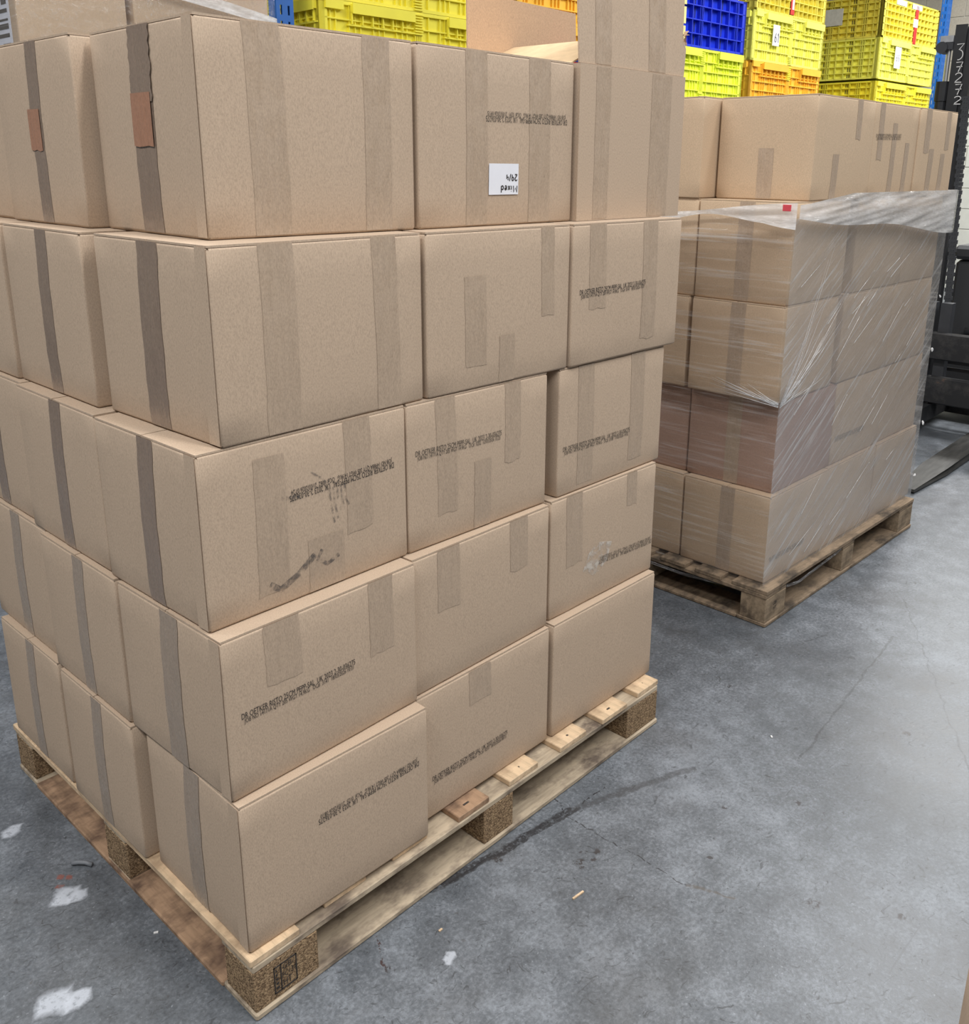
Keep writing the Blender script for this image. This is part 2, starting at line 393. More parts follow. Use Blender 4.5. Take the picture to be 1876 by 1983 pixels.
# ------------------------------------------------------------------ cartons
EPS = .0005
def bulge(uu, vv, amp):
    uu = min(max(uu, 0), 1); vv = min(max(vv, 0), 1)
    return amp*(1-(2*uu-1)**2)*(1-(2*vv-1)**2)
def carton(root, w, dp, h, amp=.003, mat=CB, seed=0, lid=True, crush=.004, fl=(1, 1)):
    """closed carton in root space: x 0..w, y 0..dp, z 0..h, faces bulging a little"""
    rnd = random.Random(seed)
    rr = .0035
    T = [0, None, .18, .34, .5, .66, .82, None, 1]
    def axis(Ln): return [0, rr, .18*Ln, .34*Ln, .5*Ln, .66*Ln, .82*Ln, Ln-rr, Ln]
    ax, ay, az = axis(w), axis(dp), axis(h-.004 if lid else h)
    H = az[-1]
    bm = bmesh.new(); V = {}
    off = rnd.random()*50
    def vert(i, j, k):
        if (i, j, k) in V: return V[i, j, k]
        x, y, z = ax[i], ay[j], az[k]
        p = Vector((x, y, z))
        cl = Vector((min(max(x, rr), w-rr), min(max(y, rr), dp-rr), min(max(z, rr), H-rr)))
        dv = p-cl
        if dv.length > rr*1.05: p = cl + dv.normalized()*rr*1.15
        if i == 0: p.x -= fl[0]*bulge(y/dp, z/H, amp)
        if j == 0: p.y -= fl[1]*bulge(x/w, z/H, amp)
        if i in (0, 8) and j in (0, 8) and k in (0, 8):   # crushed corners
            c = crush*(.6+1.2*rnd.random()); p.x += (c if i == 0 else -c)*.7; p.y += (c if j == 0 else -c)*.7
        if k <= 1 and (i == 0 or j == 0): p.z += .0008 + .0028*abs(noise.noise(Vector((x*6+off, y*6, 1))))
        V[i, j, k] = bm.verts.new(p); return V[i, j, k]
    for a in range(8):
        for b in range(8):
            bm.faces.new((vert(a, 0, b), vert(a+1, 0, b), vert(a+1, 0, b+1), vert(a, 0, b+1)))
            bm.faces.new((vert(a, 8, b), vert(a, 8, b+1), vert(a+1, 8, b+1), vert(a+1, 8, b)))
            bm.faces.new((vert(0, a, b), vert(0, a, b+1), vert(0, a+1, b+1), vert(0, a+1, b)))
            bm.faces.new((vert(8, a, b), vert(8, a+1, b), vert(8, a+1, b+1), vert(8, a, b+1)))
            bm.faces.new((vert(a, b, 0), vert(a, b+1, 0), vert(a+1, b+1, 0), vert(a+1, b, 0)))
            if lid: bm.faces.new((vert(a, b, 8), vert(a+1, b, 8), vert(a+1, b+1, 8), vert(a, b+1, 8)))
    obj('body', bm, mat, root, smooth=True)
    if lid:   # two long flaps, raw edges visible at the ends
        for s in (0, 1):
            b = bmesh.new(); g = .0012
            y0, y1 = (.0015, dp/2-g) if s == 0 else (dp/2+g, dp-.0015)
            n = 6; rows = []
            for iu in range(n+1):
                x = .001 + (w-.002)*iu/n
                e = .0016*(noise.noise(Vector((x*9, off, s*3))))
                rows.append([b.verts.new(q) for q in ((x, y0+ (e if s else 0), h-.0035), (x, y1+(0 if s else e), h-.0035), (x, y1+(0 if s else e), h-.0002+min(0, e)), (x, y0+(e if s else 0), h-.0002))])
            for A, B in zip(rows, rows[1:]):
                for q in range(4): b.faces.new((A[q], A[(q+1) % 4], B[(q+1) % 4], B[q]))
            b.faces.new(rows[0]); b.faces.new(rows[-1][::-1])
            obj('flap', b, mat, root)
def face_pt(side, uu, vv, dims, amp, e):
    w, dp, h = dims
    if side == 'f': return (uu, -bulge(uu/w, vv/(h-.004), amp)-e, vv)
    if side == 'l': return (-bulge(uu/dp, vv/(h-.004), amp)-e, uu, vv)
    if side == 't': return (uu, vv, h+e)
def strip(root, side, u0, u1, v0, v1, dims, amp, mat, name='tape', e=EPS, skew=0.0, rag=.0, seed=0, overlap=True):
    rnd = random.Random(seed*7+int(u0*1000)+int(v0*999))
    nu, nv = 4, 12; bm = bmesh.new(); g = []
    h = dims[2]
    for j in range(nv+1):
        v = v0+(v1-v0)*j/nv
        jit = rag*(rnd.random()-.5)
        row = []
        for i in range(nu+1):
            uu = u0+(u1-u0)*i/nu + skew*(v-v0) + jit*(1 if i in (0, nu) else .2)
            vvv = v
            if j == 0 and v0 > .02: vvv += (rnd.random()-.5)*.006
            mx_u = dims[0] if side == 'f' else dims[1]
            row.append(bm.verts.new(face_pt(side, min(max(uu, .001), mx_u-.001), min(max(vvv, .003), h-.003), dims, amp, e)))
        g.append(row)
    for a, b in zip(g, g[1:]):
        for i in range(nu): bm.faces.new((a[i], a[i+1], b[i+1], b[i]) if side == 'f' else (a[i], b[i], b[i+1], a[i+1]))
    return obj(name, bm, mat, root, smooth=True)
def printed(root, u0, v0, u1, v1, dims, amp, line2, mat=INK, flip=False, sp=.55):
    """two printed lines; (u0,v0) first letter, (u1,v1) last letter of the upper line"""
    bm = bmesh.new(); a = Vector((u0, v0)); b = Vector((u1, v1)); ln = (b-a).length; t = (b-a)/ln
    nn = Vector((-t.y, t.x))
    hgt = .0106
    def mk(dx, dyy, Ls):
        def f(x, y):
            p = a + t*(dx+x*Ls) + nn*(dyy + y*hgt)
            return face_pt('f', p.x, p.y, dims, amp, EPS*2.2)
        return f
    add_text(bm, 'DR OETKER RISTO 25CM PEPP-SAL  UK 2023 2-30-036275', mk(0, 0, ln))
    add_text(bm, line2, mk(.004, -hgt*(.45+sp), ln*.965))
    return obj('printed_lettering', bm, mat, root)

ZL = [.1245, .4115, .698, .987, 1.286, 1.602]
LBL = 'cardboard carton '
def place(x, y, layer, w, dp, yawd, label, group, amp=.003, mat=CB, seed=0, Z=ZL, frame=None, name='cardboard_carton', lid=True, fl=(1, 1)):
    z0, z1 = Z[layer-1], Z[layer]
    root = empty(name, (x, y, z0), math.radians(yawd), label, 'carton', group)
    if frame: root.parent = None; fx = frame(x, y); root.location = (fx[0], fx[1], z0); root.rotation_euler = (0, 0, math.radians(yawd)+frame.ang)
    h = z1-z0-.0006
    carton(root, w, dp, h, amp, mat, seed, lid, fl=fl)
    return root, (w, dp, h), amp

G1 = 'cartons stacked on the front pallet'
def line2(job, tail): return 'JOB NO %s QTY 205 WGT 14.9KG   OC#  %s' % (job, tail)
PR = {'A5': None,
 'B5': ((.924, 1.490), (.682, 1.488), line2('14988A', '0291  21/03/2026 09:15')),
 'C4': ((.901, 1.139), (1.137, 1.143), line2('14171A', '0141  18/03/2026 10:31')),
 'A3': ((.392, .888), (.168, .884), line2('14988A', '0062  21/03/2026 07:24')),
 'B3': ((.445, .885), (.670, .881), line2('14171A', '0202  12/03/2026 15:23')),
 'C3': ((.868, .801), (1.113, .798), line2('14171A', '0188  17/03/2026 14:02')),
 'A2': ((.033, .553), (.259, .556), line2('14171A', '3141  18/03/2026 10:31')),
 'C2': ((1.219, .495), (1.001, .507), line2('14988A', '0127  21/03/2026 08:11')),
 'A1': ((.382, .307), (.151, .309), line2('14988A', '0125  21/03/2026 08:10')),
 'B1': ((.447, .209), (.667, .210), line2('14988A', '0210  18/03/2026 08:15'))}
# key: layer, x, y, w, depth, yaw, label, front tapes (u0,u1,v0,v1 as fractions)
FRONT = [
 ('A5', 5, .106, .141, .401, .346, -1.6, 'near corner of the top layer, orange tape on its end', [(.2, .36, 0, 1), (.73, .87, 0, 1)]),
 ('B5', 5, .515, .126, .430, .34, 0, 'with a white handwritten sticker, middle of the top layer', [(.27, .40, 0, 1), (.68, .83, 0, 1)]),
 ('A4', 4, .056, .064, .415, .335, 1.6, 'near corner of the second layer down, overhanging below', [(.2, .35, 0, 1), (.74, .87, 0, 1)]),
 ('B4', 4, .479, .072, .392, .33, -1.0, 'with dull tape patches, middle of the second layer down', [(.24, .38, .15, .72), (.78, .88, .4, 1), (.47, .58, 0, .32)]),
 ('C4', 4, .877, .061, .405, .33, 0, 'with a printed line, right end of the second layer down', [(.14, .28, .4, 1), (.62, .76, .1, 1)]),
 ('A3', 3, .012, .065, .410, .318, 1.0, 'with grey smudges, near corner of the middle layer', [(.22, .36, .1, .9), (.66, .80, .30, 1), (.46, .64, 0, .34)]),
 ('B3', 3, .426, .072, .386, .33, -.5, 'with upright print above tape patches, centre of the middle layer', [(.19, .32, .2, 1), (.66, .78, .42, 1), (.44, .56, 0, .5)]),
 ('C3', 3, .852, .068, .396, .33, 0, 'beside a wide dark gap, right end of the middle layer', [(.17, .31, .05, 1), (.66, .80, .1, 1)]),
 ('A2', 2, .007, .030, .401, .324, 1.0, 'with shiny tape, near corner of the fourth layer down', [(.19, .36, .62, 1), (.72, .86, .5, 1)]),
 ('B2', 2, .411, .048, .398, .33, .8, 'plain with no print, middle of the fourth layer down', [(.16, .31, .55, 1), (.68, .82, .6, 1)]),
 ('C2', 2, .826, .062, .399, .33, -.6, 'with a pale torn patch, right end of the fourth layer down', [(.14, .28, .4, 1), (.7, .8, .7, 1)]),
 ('A1', 1, .006, .014, .399, .313, -.8, 'with upside-down print, near corner of the bottom layer', []),
 ('B1', 1, .410, .042, .397, .33, .2, 'with a lighter curved area on its top, middle of the bottom layer', [(.36, .52, .72, 1)]),
 ('C1', 1, .820, .040, .399, .33, 0, 'plain and clean, right end of the bottom layer', []),
]
LEFT_T = {'A5': (.40, .60), 'A4': (.42, .60), 'A3': (.41, .56), 'A2': (.40, .57), 'A1': (.42, .58)}
roots = {}
for k, (key, lay, x, y, w_, dp, yw, lb, tapes) in enumerate(FRONT):
    root, dims, amp = place(x, y, lay, w_, dp, yw, LBL+lb, G1, amp=.0028 + .0012*random.random(), seed=k, fl=(1 if key[0] == 'A' else 0, 1))
    roots[key] = (root, dims, amp)
    for q, (a, b, c, e_) in enumerate(tapes):
        strip(root, 'f', a*w_, b*w_, c*dims[2], e_*dims[2], dims, amp, TAPE, skew=random.uniform(-.02, .02), rag=.002, seed=k*5+q)
    if PR.get(key):
        (xa, za), (xb, zb), l2 = PR[key]
        cy, sy = math.cos(math.radians(yw)), math.sin(math.radians(yw))
        printed(root, (xa-x)/cy, za-ZL[lay-1], (xb-x)/cy, zb-ZL[lay-1], dims, amp, l2, INKF if key in ('B3', 'C3', 'C2', 'B5') else INK)
    if key in LEFT_T:
        a, b = LEFT_T[key]
        strip(root, 'l', a*dp, b*dp, .0, dims[2], dims, amp, TAPED if lay > 2 else TAPEM, skew=-.02, rag=.003, seed=k, e=.0008)
        # glued corner seam beside the near edge
        strip(root, 'l', .002, .030, 0, dims[2], dims, amp, CB, name='glue_seam', e=.0014)
# orange tape and a second clear length on the top left end
root, dims, amp = roots['A5']
strip(root, 'l', .40*.346, .59*.346, .135, .215, dims, amp, TAPEO, name='orange_tape', e=.0028)
strip(root, 'l', .38*.346, .58*.346, .20, dims[2], dims, amp, TAPED, e=.0022, rag=.006, skew=.02)
# left side cartons: D (second) and E (third)
SIDE = [
 ('D5', 5, .088, .503, .40, .33, 0, 'second along the left side , orange tape, top layer'),
 ('E5', 5, .10, .838, .40, .33, 0, 'third along the left side at the picture edge, top layer'),
 ('D4', 4, .036, .430, .40, .325, 0, 'second along the left side, creased top edge, second layer down'),
 ('E4', 4, .03, .760, .40, .33, 0, 'third along the left side at the picture edge, second layer down'),
 ('D3', 3, .010, .392, .40, .332, 0, 'second along the left side with dark wrinkled tape, middle layer'),
 ('E3', 3, .02, .728, .40, .33, 0, 'third along the left side at the picture edge, middle layer'),
 ('D2', 2, .0, .363, .40, .312, 0, 'second along the left side , fourth layer down'),
 ('E2', 2, .012, .68, .40, .33, 0, 'third along the left side with dark-topped tape, fourth layer down'),
 ('D1', 1, -.006, .351, .40, .301, 0, 'second along the left side sticking out left, bottom layer'),
 ('E1', 1, -.002, .676, .40, .30, 0, 'third along the left side beside the floor, bottom layer'),
]
for k, (key, lay, x, y, w_, dp, yw, lb) in enumerate(SIDE):
    root, dims, amp = place(x, y, lay, w_, dp, yw, LBL+lb, G1, amp=.003, seed=40+k, fl=(1, 0))
    roots[key] = (root, dims, amp)
    strip(root, 'l', .42*dp, .56*dp, 0, dims[2], dims, amp, TAPED if lay > 2 else TAPEM, skew=-.02, rag=.003, seed=60+k)
root, dims, amp = roots['D5']
strip(root, 'l', .43*.33, .58*.33, .13, .20, dims, amp, TAPEO, name='orange_tape', e=.0016)
# back rows of the end column, which a side view would see
for lay in (1, 2, 3, 4, 5):
    for rr_ in (1, 2):
        place(.83+.01*lay + (.1 if lay == 5 else 0), (.05, .38, .405, .41, .405, .455)[lay]+.335*(rr_-1), lay, .395, .325, 0, LBL+'in the back rows of the front stack behind the right column', 'hidden back row cartons of the front stack', seed=80+lay*3+rr_)

# pale torn patch on C2 and smudges on A3: thin shapes over the front face
def patch(root, dims, amp, poly, mat, name, e=.0011):
    bm = bmesh.new(); bm.faces.new([bm.verts.new(face_pt('f', a, b, dims, amp, e)) for a, b in poly]); return obj(name, bm, mat, root)
ABR = plain('bare_paper_scuff', srgb(206, 192, 176), .9, .1)
def haze_mat(name, col, k, sc=60):
    m, nt, out = new_mat(name)
    tr = N(nt, 'ShaderNodeBsdfTransparent'); df = N(nt, 'ShaderNodeBsdfDiffuse'); df.inputs[0].default_value = (*col, 1)
    n = noise_n(nt, coords(nt), sc, 4, .7)
    f = math_n(nt, 'MULTIPLY', ramp(nt, n, [(.42, (0, 0, 0)), (.62, (1, 1, 1))]), k)
    mx = N(nt, 'ShaderNodeMixShader'); L(nt, f, mx.inputs[0]); L(nt, tr.outputs[0], mx.inputs[1]); L(nt, df.outputs[0], mx.inputs[2])
    L(nt, mx.outputs[0], out.inputs[0]); return m
SMUDGE = haze_mat('grey_smudge', (.07, .075, .085), .55, 90)
PALE = haze_mat('pale_scuff', srgb(214, 206, 196), .8, 40)
root, dims, amp = roots['C2']
patch(root, dims, amp, [(.115, .085), (.16, .06), (.205, .085), (.222, .13), (.165, .145), (.135, .125)], PALE, 'torn_patch')
root, dims, amp = roots['A3']
bm = bmesh.new()
def fstroke(pts, wd):
    bm = bmesh.new()
    ribbon(bm, [face_pt('f', a, b, dims, amp, .0012) for a, b in pts], wd, Vector((0, -1, 0)))
    obj('smudge', bm, SMUDGE, root)
fstroke([(.20, .215), (.215, .205), (.235, .185)], .003)
for q in range(5): fstroke([(.235+q*.008, .18), (.237+q*.008, .15), (.243+q*.008, .115+q*.006)], .004)
fstroke([(.11, .045), (.13, .03), (.165, .045), (.20, .07)], .012)
fstroke([(.215, .075), (.205, .06), (.225, .045), (.25, .055)], .008)
fstroke([(.14, .185), (.175, .18)], .007)

# sticker on B5
root, dims, amp = roots['B5']
def s2w(a, b, e): return face_pt('f', a, b, dims, amp, e)
sx0, sz0, sw, sh = .690-.515, 1.344-ZL[4], .084, .058
bm = bmesh.new()
g = [[bm.verts.new(s2w(sx0+sw*i/3, sz0+sh*j/3, .0018)) for i in range(4)] for j in range(4)]
for j in range(3):
    for i in range(3): bm.faces.new((g[j][i], g[j][i+1], g[j+1][i+1], g[j+1][i]))
st = obj('sticker', bm, PAPER, root); st['label'] = 'white paper sticker with upside-down handwriting'
bm = bmesh.new()
for word, lx, lyy, hh in (('Mixed', .036, .020, .0125), ('29/4', .040, .046, .0115)):
    strokes, ww = handwrite(word, hh, .001, .28, .95)
    for s_ in strokes:   # turned upside down
        ribbon(bm, [s2w(sx0+sw-.004-a, sz0+(.004+hh if word == 'Mixed' else .026+hh)-b, .0022) for a, b in s_], .0024, Vector((0, -1, 0)))
obj('handwriting', bm, INK, st)
# its right-hand short flap is lifted and leans over the open carton
bm = bmesh.new(); w_, dp, h = dims
vs_ = [(w_, .012, h), (w_, dp-.01, h), (w_+.166, dp-.022, h+.066), (w_+.166, .03, h+.066)]
top = [bm.verts.new(p) for p in vs_]; bot = [bm.verts.new((p[0]+.001, p[1], p[2]-.003)) for p in vs_]
bm.faces.new(top); bm.faces.new(bot[::-1])
for i in range(4): bm.faces.new((top[i], bot[i], bot[(i+1) % 4], top[(i+1) % 4]))
bmesh.ops.recalc_face_normals(bm, faces=bm.faces)
obj('flap', bm, CBLIT, root)['label'] = 'inner face of the lifted short flap, light from above painted as cream'

# open carton C5 : real walls and floor, flaps standing up
x0, y0, w_, dp, h = .954, .117, .396, .33, ZL[5]-ZL[4]
root = empty('open_carton', (x0, y0, ZL[4]), 0, 'open cardboard carton with flaps standing up, right end of the top layer', 'carton', G1)
dims, amp = (w_, dp, h), .0
t_ = .004
bm = bmesh.new()
bx(bm, 0, w_, 0, t_, 0, h); bx(bm, 0, w_, dp-t_, dp, 0, h); bx(bm, 0, t_, t_, dp-t_, 0, h); bx(bm, w_-t_, w_, t_, dp-t_, 0, h); bx(bm, t_, w_-t_, t_, dp-t_, 0, t_)
obj('body', bm, CB, root)
def flap(pts, thick, nvec, mat, nm='flap'):
    bm = bmesh.new(); nvec = Vector(nvec)*thick
    a = [bm.verts.new(p) for p in pts]; b = [bm.verts.new(Vector(p)+nvec) for p in pts]
    bm.faces.new(a); bm.faces.new(b[::-1]); n = len(pts)
    for i in range(n): bm.faces.new((a[i], b[i], b[(i+1) % n], a[(i+1) % n]))
    bmesh.ops.recalc_face_normals(bm, faces=bm.faces)
    return obj(nm, bm, mat, root)
H2 = h+.175
fo = flap([(.002, .004, h+.001), (w_-.002, .004, h+.001), (w_+.002, .004, h+.06), (w_-.008, .008, h+.09), (w_-.003, .012, H2), (-.002, .012, H2)], t_, (0, 1, 0), CB)
fo['label'] = 'front flap standing upright, its right edge torn'
fb = flap([(.002, dp, h), (w_, dp, h), (w_+.004, dp+.012, h+.168), (.012, dp+.012, h+.172)], t_, (0, -1, 0), CBI)
fb['label'] = 'back flap standing upright, inner face showing'
flap([(w_-.006, .01, h), (w_-.006, dp-.01, h), (w_-.03, dp-.03, h-.14), (w_-.03, .03, h-.14)], t_, (-1, 0, 0), CB)
# tapes on the open carton
for (a, b, c, e_) in ((.14, .27, 0, h), (.66, .86, 0, h)):
    strip(root, 'f', a*w_, b*w_, c, e_, dims, 0, TAPE, rag=.002)
for (a, b) in ((.14, .28), (.63, .80)):
    bm = bmesh.new(); q = [(a*w_, .0035, h+.003), (b*w_, .0035, h+.003), (b*w_, .0113, H2-.001), (a*w_, .0113, H2-.001)]
    bm.faces.new([bm.verts.new(p) for p in q]); obj('tape', bm, TAPE, fo)
bm = bmesh.new()
rnd = random.Random(3)
for q in range(7):
    c0 = Vector((w_-.002+rnd.uniform(-.004, .006), .006+rnd.uniform(-.004, .01), h+.072+q*.004))
    vs_ = [bm.verts.new(c0+Vector((rnd.uniform(-.008, .012), rnd.uniform(-.008, .008), rnd.uniform(-.008, .010)))) for _ in range(4)]
    bm.faces.new(vs_)
obj('torn_edge', bm, CBI, fo)['kind'] = 'stuff'
# food packet peeping out of the open carton
REDP = plain('red_print_card', srgb(200, 60, 66), .4); BLUEP = plain('blue_print_card', srgb(40, 60, 140), .4)
pk = empty('food_packet', (x0+.19, y0+.12, ZL[4]+.1), 0, 'red and blue printed packet peeping out of the open carton', 'packet')
bm = box_bm(0, .06, 0, .03, 0, h+.062, .001); obj('box', bm, REDP, pk)
bm = box_bm(-.0005, .03, -.001, .02, h+.03, h+.0635); obj('blue_panel', bm, BLUEP, pk)
pk.location = (x0+.30, y0+.26, ZL[4]+.012)

# ------------------------------------------------------------------ pallets
def pallet(name, loc, ang, label, chipb, zt=.124, swap=False):
    root = empty(name, loc, ang, label, 'pallet', None)
    BM, SM, DM, LM = (CHIP, WD, WDC, WDY) if chipb else (WDB, WDX2, WDX2, WDX2)
    zb, zs_, zd = .014, .096*zt/.124, .110*zt/.124
    rnd = random.Random(5 if chipb else 9)
    for j, (y0, y1) in enumerate(((0, .09), (.45, .545), (.91, 1.0))):
        for i, (xa, xb) in enumerate(((0, .13), (.555, .645), (1.07, 1.2))):
            o = obj('block', box_bm(0, xb-xa, 0, y1-y0, zb, zs_, .002), BM, root); o.location = (xa, y0, 0)
    if swap:      # deck boards lengthwise over three cross boards
        for (xa, xb) in ((-.002, .13), (.553, .647), (1.068, 1.202)):
            o = obj('stringer_board', box_bm(0, xb-xa, 0, 1.0, 0, zd-zs_, .002), SM, root); o.location = (xa, 0, zs_)
            o = obj('bottom_board', box_bm(0, xb-xa, 0, .798, 0, zb-.001, .003), SM, root); o.location = (xa, .101, 0)
        for (y0, y1) in ((-.004, .10), (.90, 1.004)):
            o = obj('bottom_board', box_bm(0, 1.204, 0, y1-y0, 0, zb, .003), SM, root); o.location = (-.002, y0, 0)
        for q, (ya, yb) in enumerate(((-.002, .125), (.165, .262), (.30, .40), (.44, .56), (.60, .70), (.738, .835), (.875, 1.002))):
            o = obj('deck_board', box_bm(0, 1.202, 0, yb-ya, 0, zt-zd-.0004, .0015), DM, root)
            o.location = (rnd.uniform(-.004, .002), ya, zd); o.rotation_euler = (0, 0, rnd.uniform(-.001, .001))
        return root
    for (y0, y1) in ((-.004, .10), (.45, .548), (.90, 1.004)):    # runners along x
        bm = box_bm(0, 1.204, 0, y1-y0, 0, zb, .003); o = obj('bottom_board', bm, SM, root); o.location = (-.002, y0, 0)
        bm = box_bm(0, 1.2, 0, y1-y0-.006, 0, zd-zs_, .002); o = obj('stringer_board', bm, SM, root); o.location = (0, y0+.004, zs_)
    for xa in (-.004, 1.106):
        bm = box_bm(0, .098, 0, .80, .0, zb-.001, .003); o = obj('bottom_board', bm, LM, root); o.location = (xa, .10, 0)
    xs = [(-.003, .095), (.16, .255), (.32, .41), (.482, .572), (.637, .731), (.804, .9), (.959, 1.059), (1.113, 1.204)]
    for i, (xa, xb) in enumerate(xs):
        dm = DM
        if chipb and i in (3,): dm = WDY
        bm = box_bm(0, xb-xa, 0, 1.0 if i not in (1, 2) else .98, 0, zt-zd-.0004, .0015); o = obj('deck_board', bm, dm, root)
        o.location = (xa, (.017 if i in (1, 2) else rnd.uniform(-.004, .004)), zd); o.rotation_euler = (0, 0, rnd.uniform(-.002, .002))
        if i > 2:
            b = bmesh.new()
            for q in (.03, .065): bx(b, (xb-xa)*.5-.003+rnd.uniform(-.01, .01), (xb-xa)*.5+.003, q-.012, q-.008, zt-zd-.001, zt-zd+.0006)
            nl = obj('nail', b, NAIL, o)
    return root
p1 = pallet('wooden_pallet', (0, 0, 0), 0, 'wooden pallet with chipboard blocks under the front stack', True)
# heat treatment stamp on the near block
bm = bmesh.new()
sx, sz, sw, sh = .038, .026, .046, .055
yv = -.0042
for a, b, c, e_ in ((0, sw, 0, .002), (0, sw, sh-.002, sh), (0, .002, 0, sh), (sw-.002, sw, 0, sh), (.013, .015, 0, sh)):
    bx(bm, sx+a, sx+b, yv+.0030, yv+.0040, sz+c, sz+e_)
for s_, a, b, ww, hh in (('GB-', .018, .039, .022, .012), ('FC134', .0165, .023, .028, .012), ('HT', .018, .006, .017, .013)):
    add_text(bm, s_, lambda px_, py_, a=a, b=b, ww=ww, hh=hh: (sx+a+px_*ww, yv+.0032, sz+b+py_*hh))
for q in range(5): bx(bm, sx+.004, sx+.010-.001*q, yv+.0030, yv+.0040, sz+.008+q*.009, sz+.012+q*.009)
obj('heat_stamp', bm, INK, p1)

# ------------------------------------------------------------------ second pallet
ANG2 = math.radians(-1)
O2 = (1.872, .042)
def fr2(x, y): return (O2[0]+x*math.cos(ANG2)-y*math.sin(ANG2), O2[1]+x*math.sin(ANG2)+y*math.cos(ANG2))
fr2.ang = ANG2
p2 = pallet('wooden_pallet', (O2[0], O2[1], 0), ANG2, 'grimy wooden pallet under the film-wrapped stack', False, swap=True)
bm = bmesh.new()
for s_, a, b, ww, hh in (('GB-', .045, .062, .03, .012), ('HT', .05, .044, .02, .012)):
    add_text(bm, s_, lambda px_, py_, a=a, b=b, ww=ww, hh=hh: (a+px_*ww, -.0012, b+py_*hh))
obj('heat_stamp', bm, INK, p2)
Z2 = [.1245, .417, .712, 1.008, 1.308, 1.606]
G2 = 'cartons in the film-wrapped stack'
rows2 = {1: (.042, .034, [.40, .395, .39]), 2: (.075, .048, [.395, .395, .36]), 3: (.042, .046, [.365, .40, .37]), 4: (.050, .046, [.372, .40, .33]), 5: (.135, .046, [.395, .37, .36])}
lay_n = {1: 'bottom layer', 2: 'second layer up', 3: 'third layer up', 4: 'fourth layer up', 5: 'loose top layer'}
pos_n = ['near corner', 'middle', 'far right end']
for lay, (xa, ya, ws_) in rows2.items():
    x = xa
    mt = CBP if lay == 2 else CB2
    for i, wv_ in enumerate(ws_):
        gap = .003
        if lay == 3 and i == 0: gap = .040
        if lay == 4 and i == 0: gap = .070
        lb = LBL + ('film-wrapped, ' if lay < 5 else 'above the film, ') + '%s, right side, %s' % (pos_n[i], lay_n[lay])
        m_ = CB2 if (lay == 2 and i > 0) else mt
        if lay == 2 and i == 0: lb = lb.replace('cardboard', 'reddish cardboard')
        root, dims, amp = place(x, ya + random.uniform(0, .004), lay, wv_, .315, random.uniform(-.5, .5), lb, G2, amp=.003, mat=m_, seed=200+lay*5+i, Z=Z2, frame=fr2, fl=(1 if i == 0 else 0, 1))
        if i == 0:
            strip(root, 'l', .40*.315, .56*.315, 0 if lay != 5 else 0, dims[2] if lay != 5 else .5*dims[2], dims, amp, TAPE, rag=.002)
        if lay == 5:
            for (a, b, c, e_) in ([(.3, .4, 0, .45), (.66, .75, .6, 1)], [(.1, .2, .4, 1), (.4, .5, .0, .8), (.72, .82, 0, .6)], [(.15, .28, .5, 1), (.3, .42, 0, .55), (.7, .82, .55, 1), (.62, .74, 0, .5)])[i]:
                strip(root, 'f', a*wv_, b*wv_, c*dims[2], e_*dims[2], dims, amp, TAPE, rag=.002)
            if i == 1: printed(root, .02, .19, .22, .195, dims, amp, line2('14988A', '0066  21/03/2026 07:31'), INKF)
        elif lay in (1, 2) and i == (0 if lay == 1 else 1):
            printed(root, .02, .075 if lay == 1 else .09, .25, .075 if lay == 1 else .09, dims, amp, line2('14988A', '0071  21/03/2026 07:40'), INKF)
        x += wv_+gap
    # left side: second and third rows
    d1 = ya+.315+(.010 if lay != 3 else .02)
    for q, nm in ((0, 'second along the left side'), (1, 'third along the left side')):
        xx = xa if lay != 5 else .045
        place(xx+.004, d1+q*.32, lay, .39, .312, 0, LBL + ('film-wrapped, ' if lay < 5 else 'above the film, ') + nm + ' , ' + lay_n[lay], G2, amp=.003, mat=CBP if lay == 2 else CB2, seed=300+lay*5+q, Z=Z2, frame=fr2, fl=(1, 0))

# ------------------------------------------------------------------ stretch film around pallet 2
film = empty('stretch_film', (O2[0], O2[1], 0), ANG2, 'clear stretch film wound round the second stack with a bunched white top', 'film')
def film_side(name, p, q, z0, z1, mat, amp, diag, n=70, m=70, push=.0, topf=None, botf=None, seed=0, flare=0):
    P, Q = Vector(p), Vector(q); t = (Q-P); ln = t.length; t.normalize(); nn = Vector((t.y, -t.x, 0))
    bm = bmesh.new(); G = []
    for j in range(m+1):
        row = []
        for i in range(n+1):
            s = i/n*ln
            a0 = botf(i/n) if botf else z0; a1 = topf(i/n) if topf else z1
            z = a0+(a1-a0)*j/m
            k = noise.noise(Vector((s*3+diag*z*6, (z-diag*s)*26, seed)))*.6 + noise.noise(Vector((s*5, (z-diag*s)*60, seed+5)))*.4
            edge = min(1, min(i, n-i)/3)
            o_ = amp*(.5+.5*k)*edge + push
            row.append(bm.verts.new(P+t*s+nn*o_+Vector((0, 0, z))))
        G.append(row)
    for a, b in zip(G, G[1:]):
        for i in range(n): bm.faces.new((a[i], a[i+1], b[i+1], b[i]))
    return obj(name, bm, mat, film, smooth=True)
X0, X1, Y0, Y1 = .028, 1.256, .032, 1.03
zb = .10
tr = lambda s: 1.262+.02*s
tl = lambda s: 1.225+.045*s
film_side('wrapped_sheet', (X0, Y0, 0), (X1, Y0, 0), zb, 0, FILM_R, .004, .45, topf=tr, seed=1)
film_side('wrapped_sheet', (X0, Y1, 0), (X0, Y0, 0), zb, 0, FILM_L, .003, .02, topf=tl, seed=2)
film_side('wrapped_sheet', (X1, Y0, 0), (X1, Y1, 0), zb, 0, FILM_L, .008, .1, topf=lambda s: 1.27, n=30, m=40, seed=3)
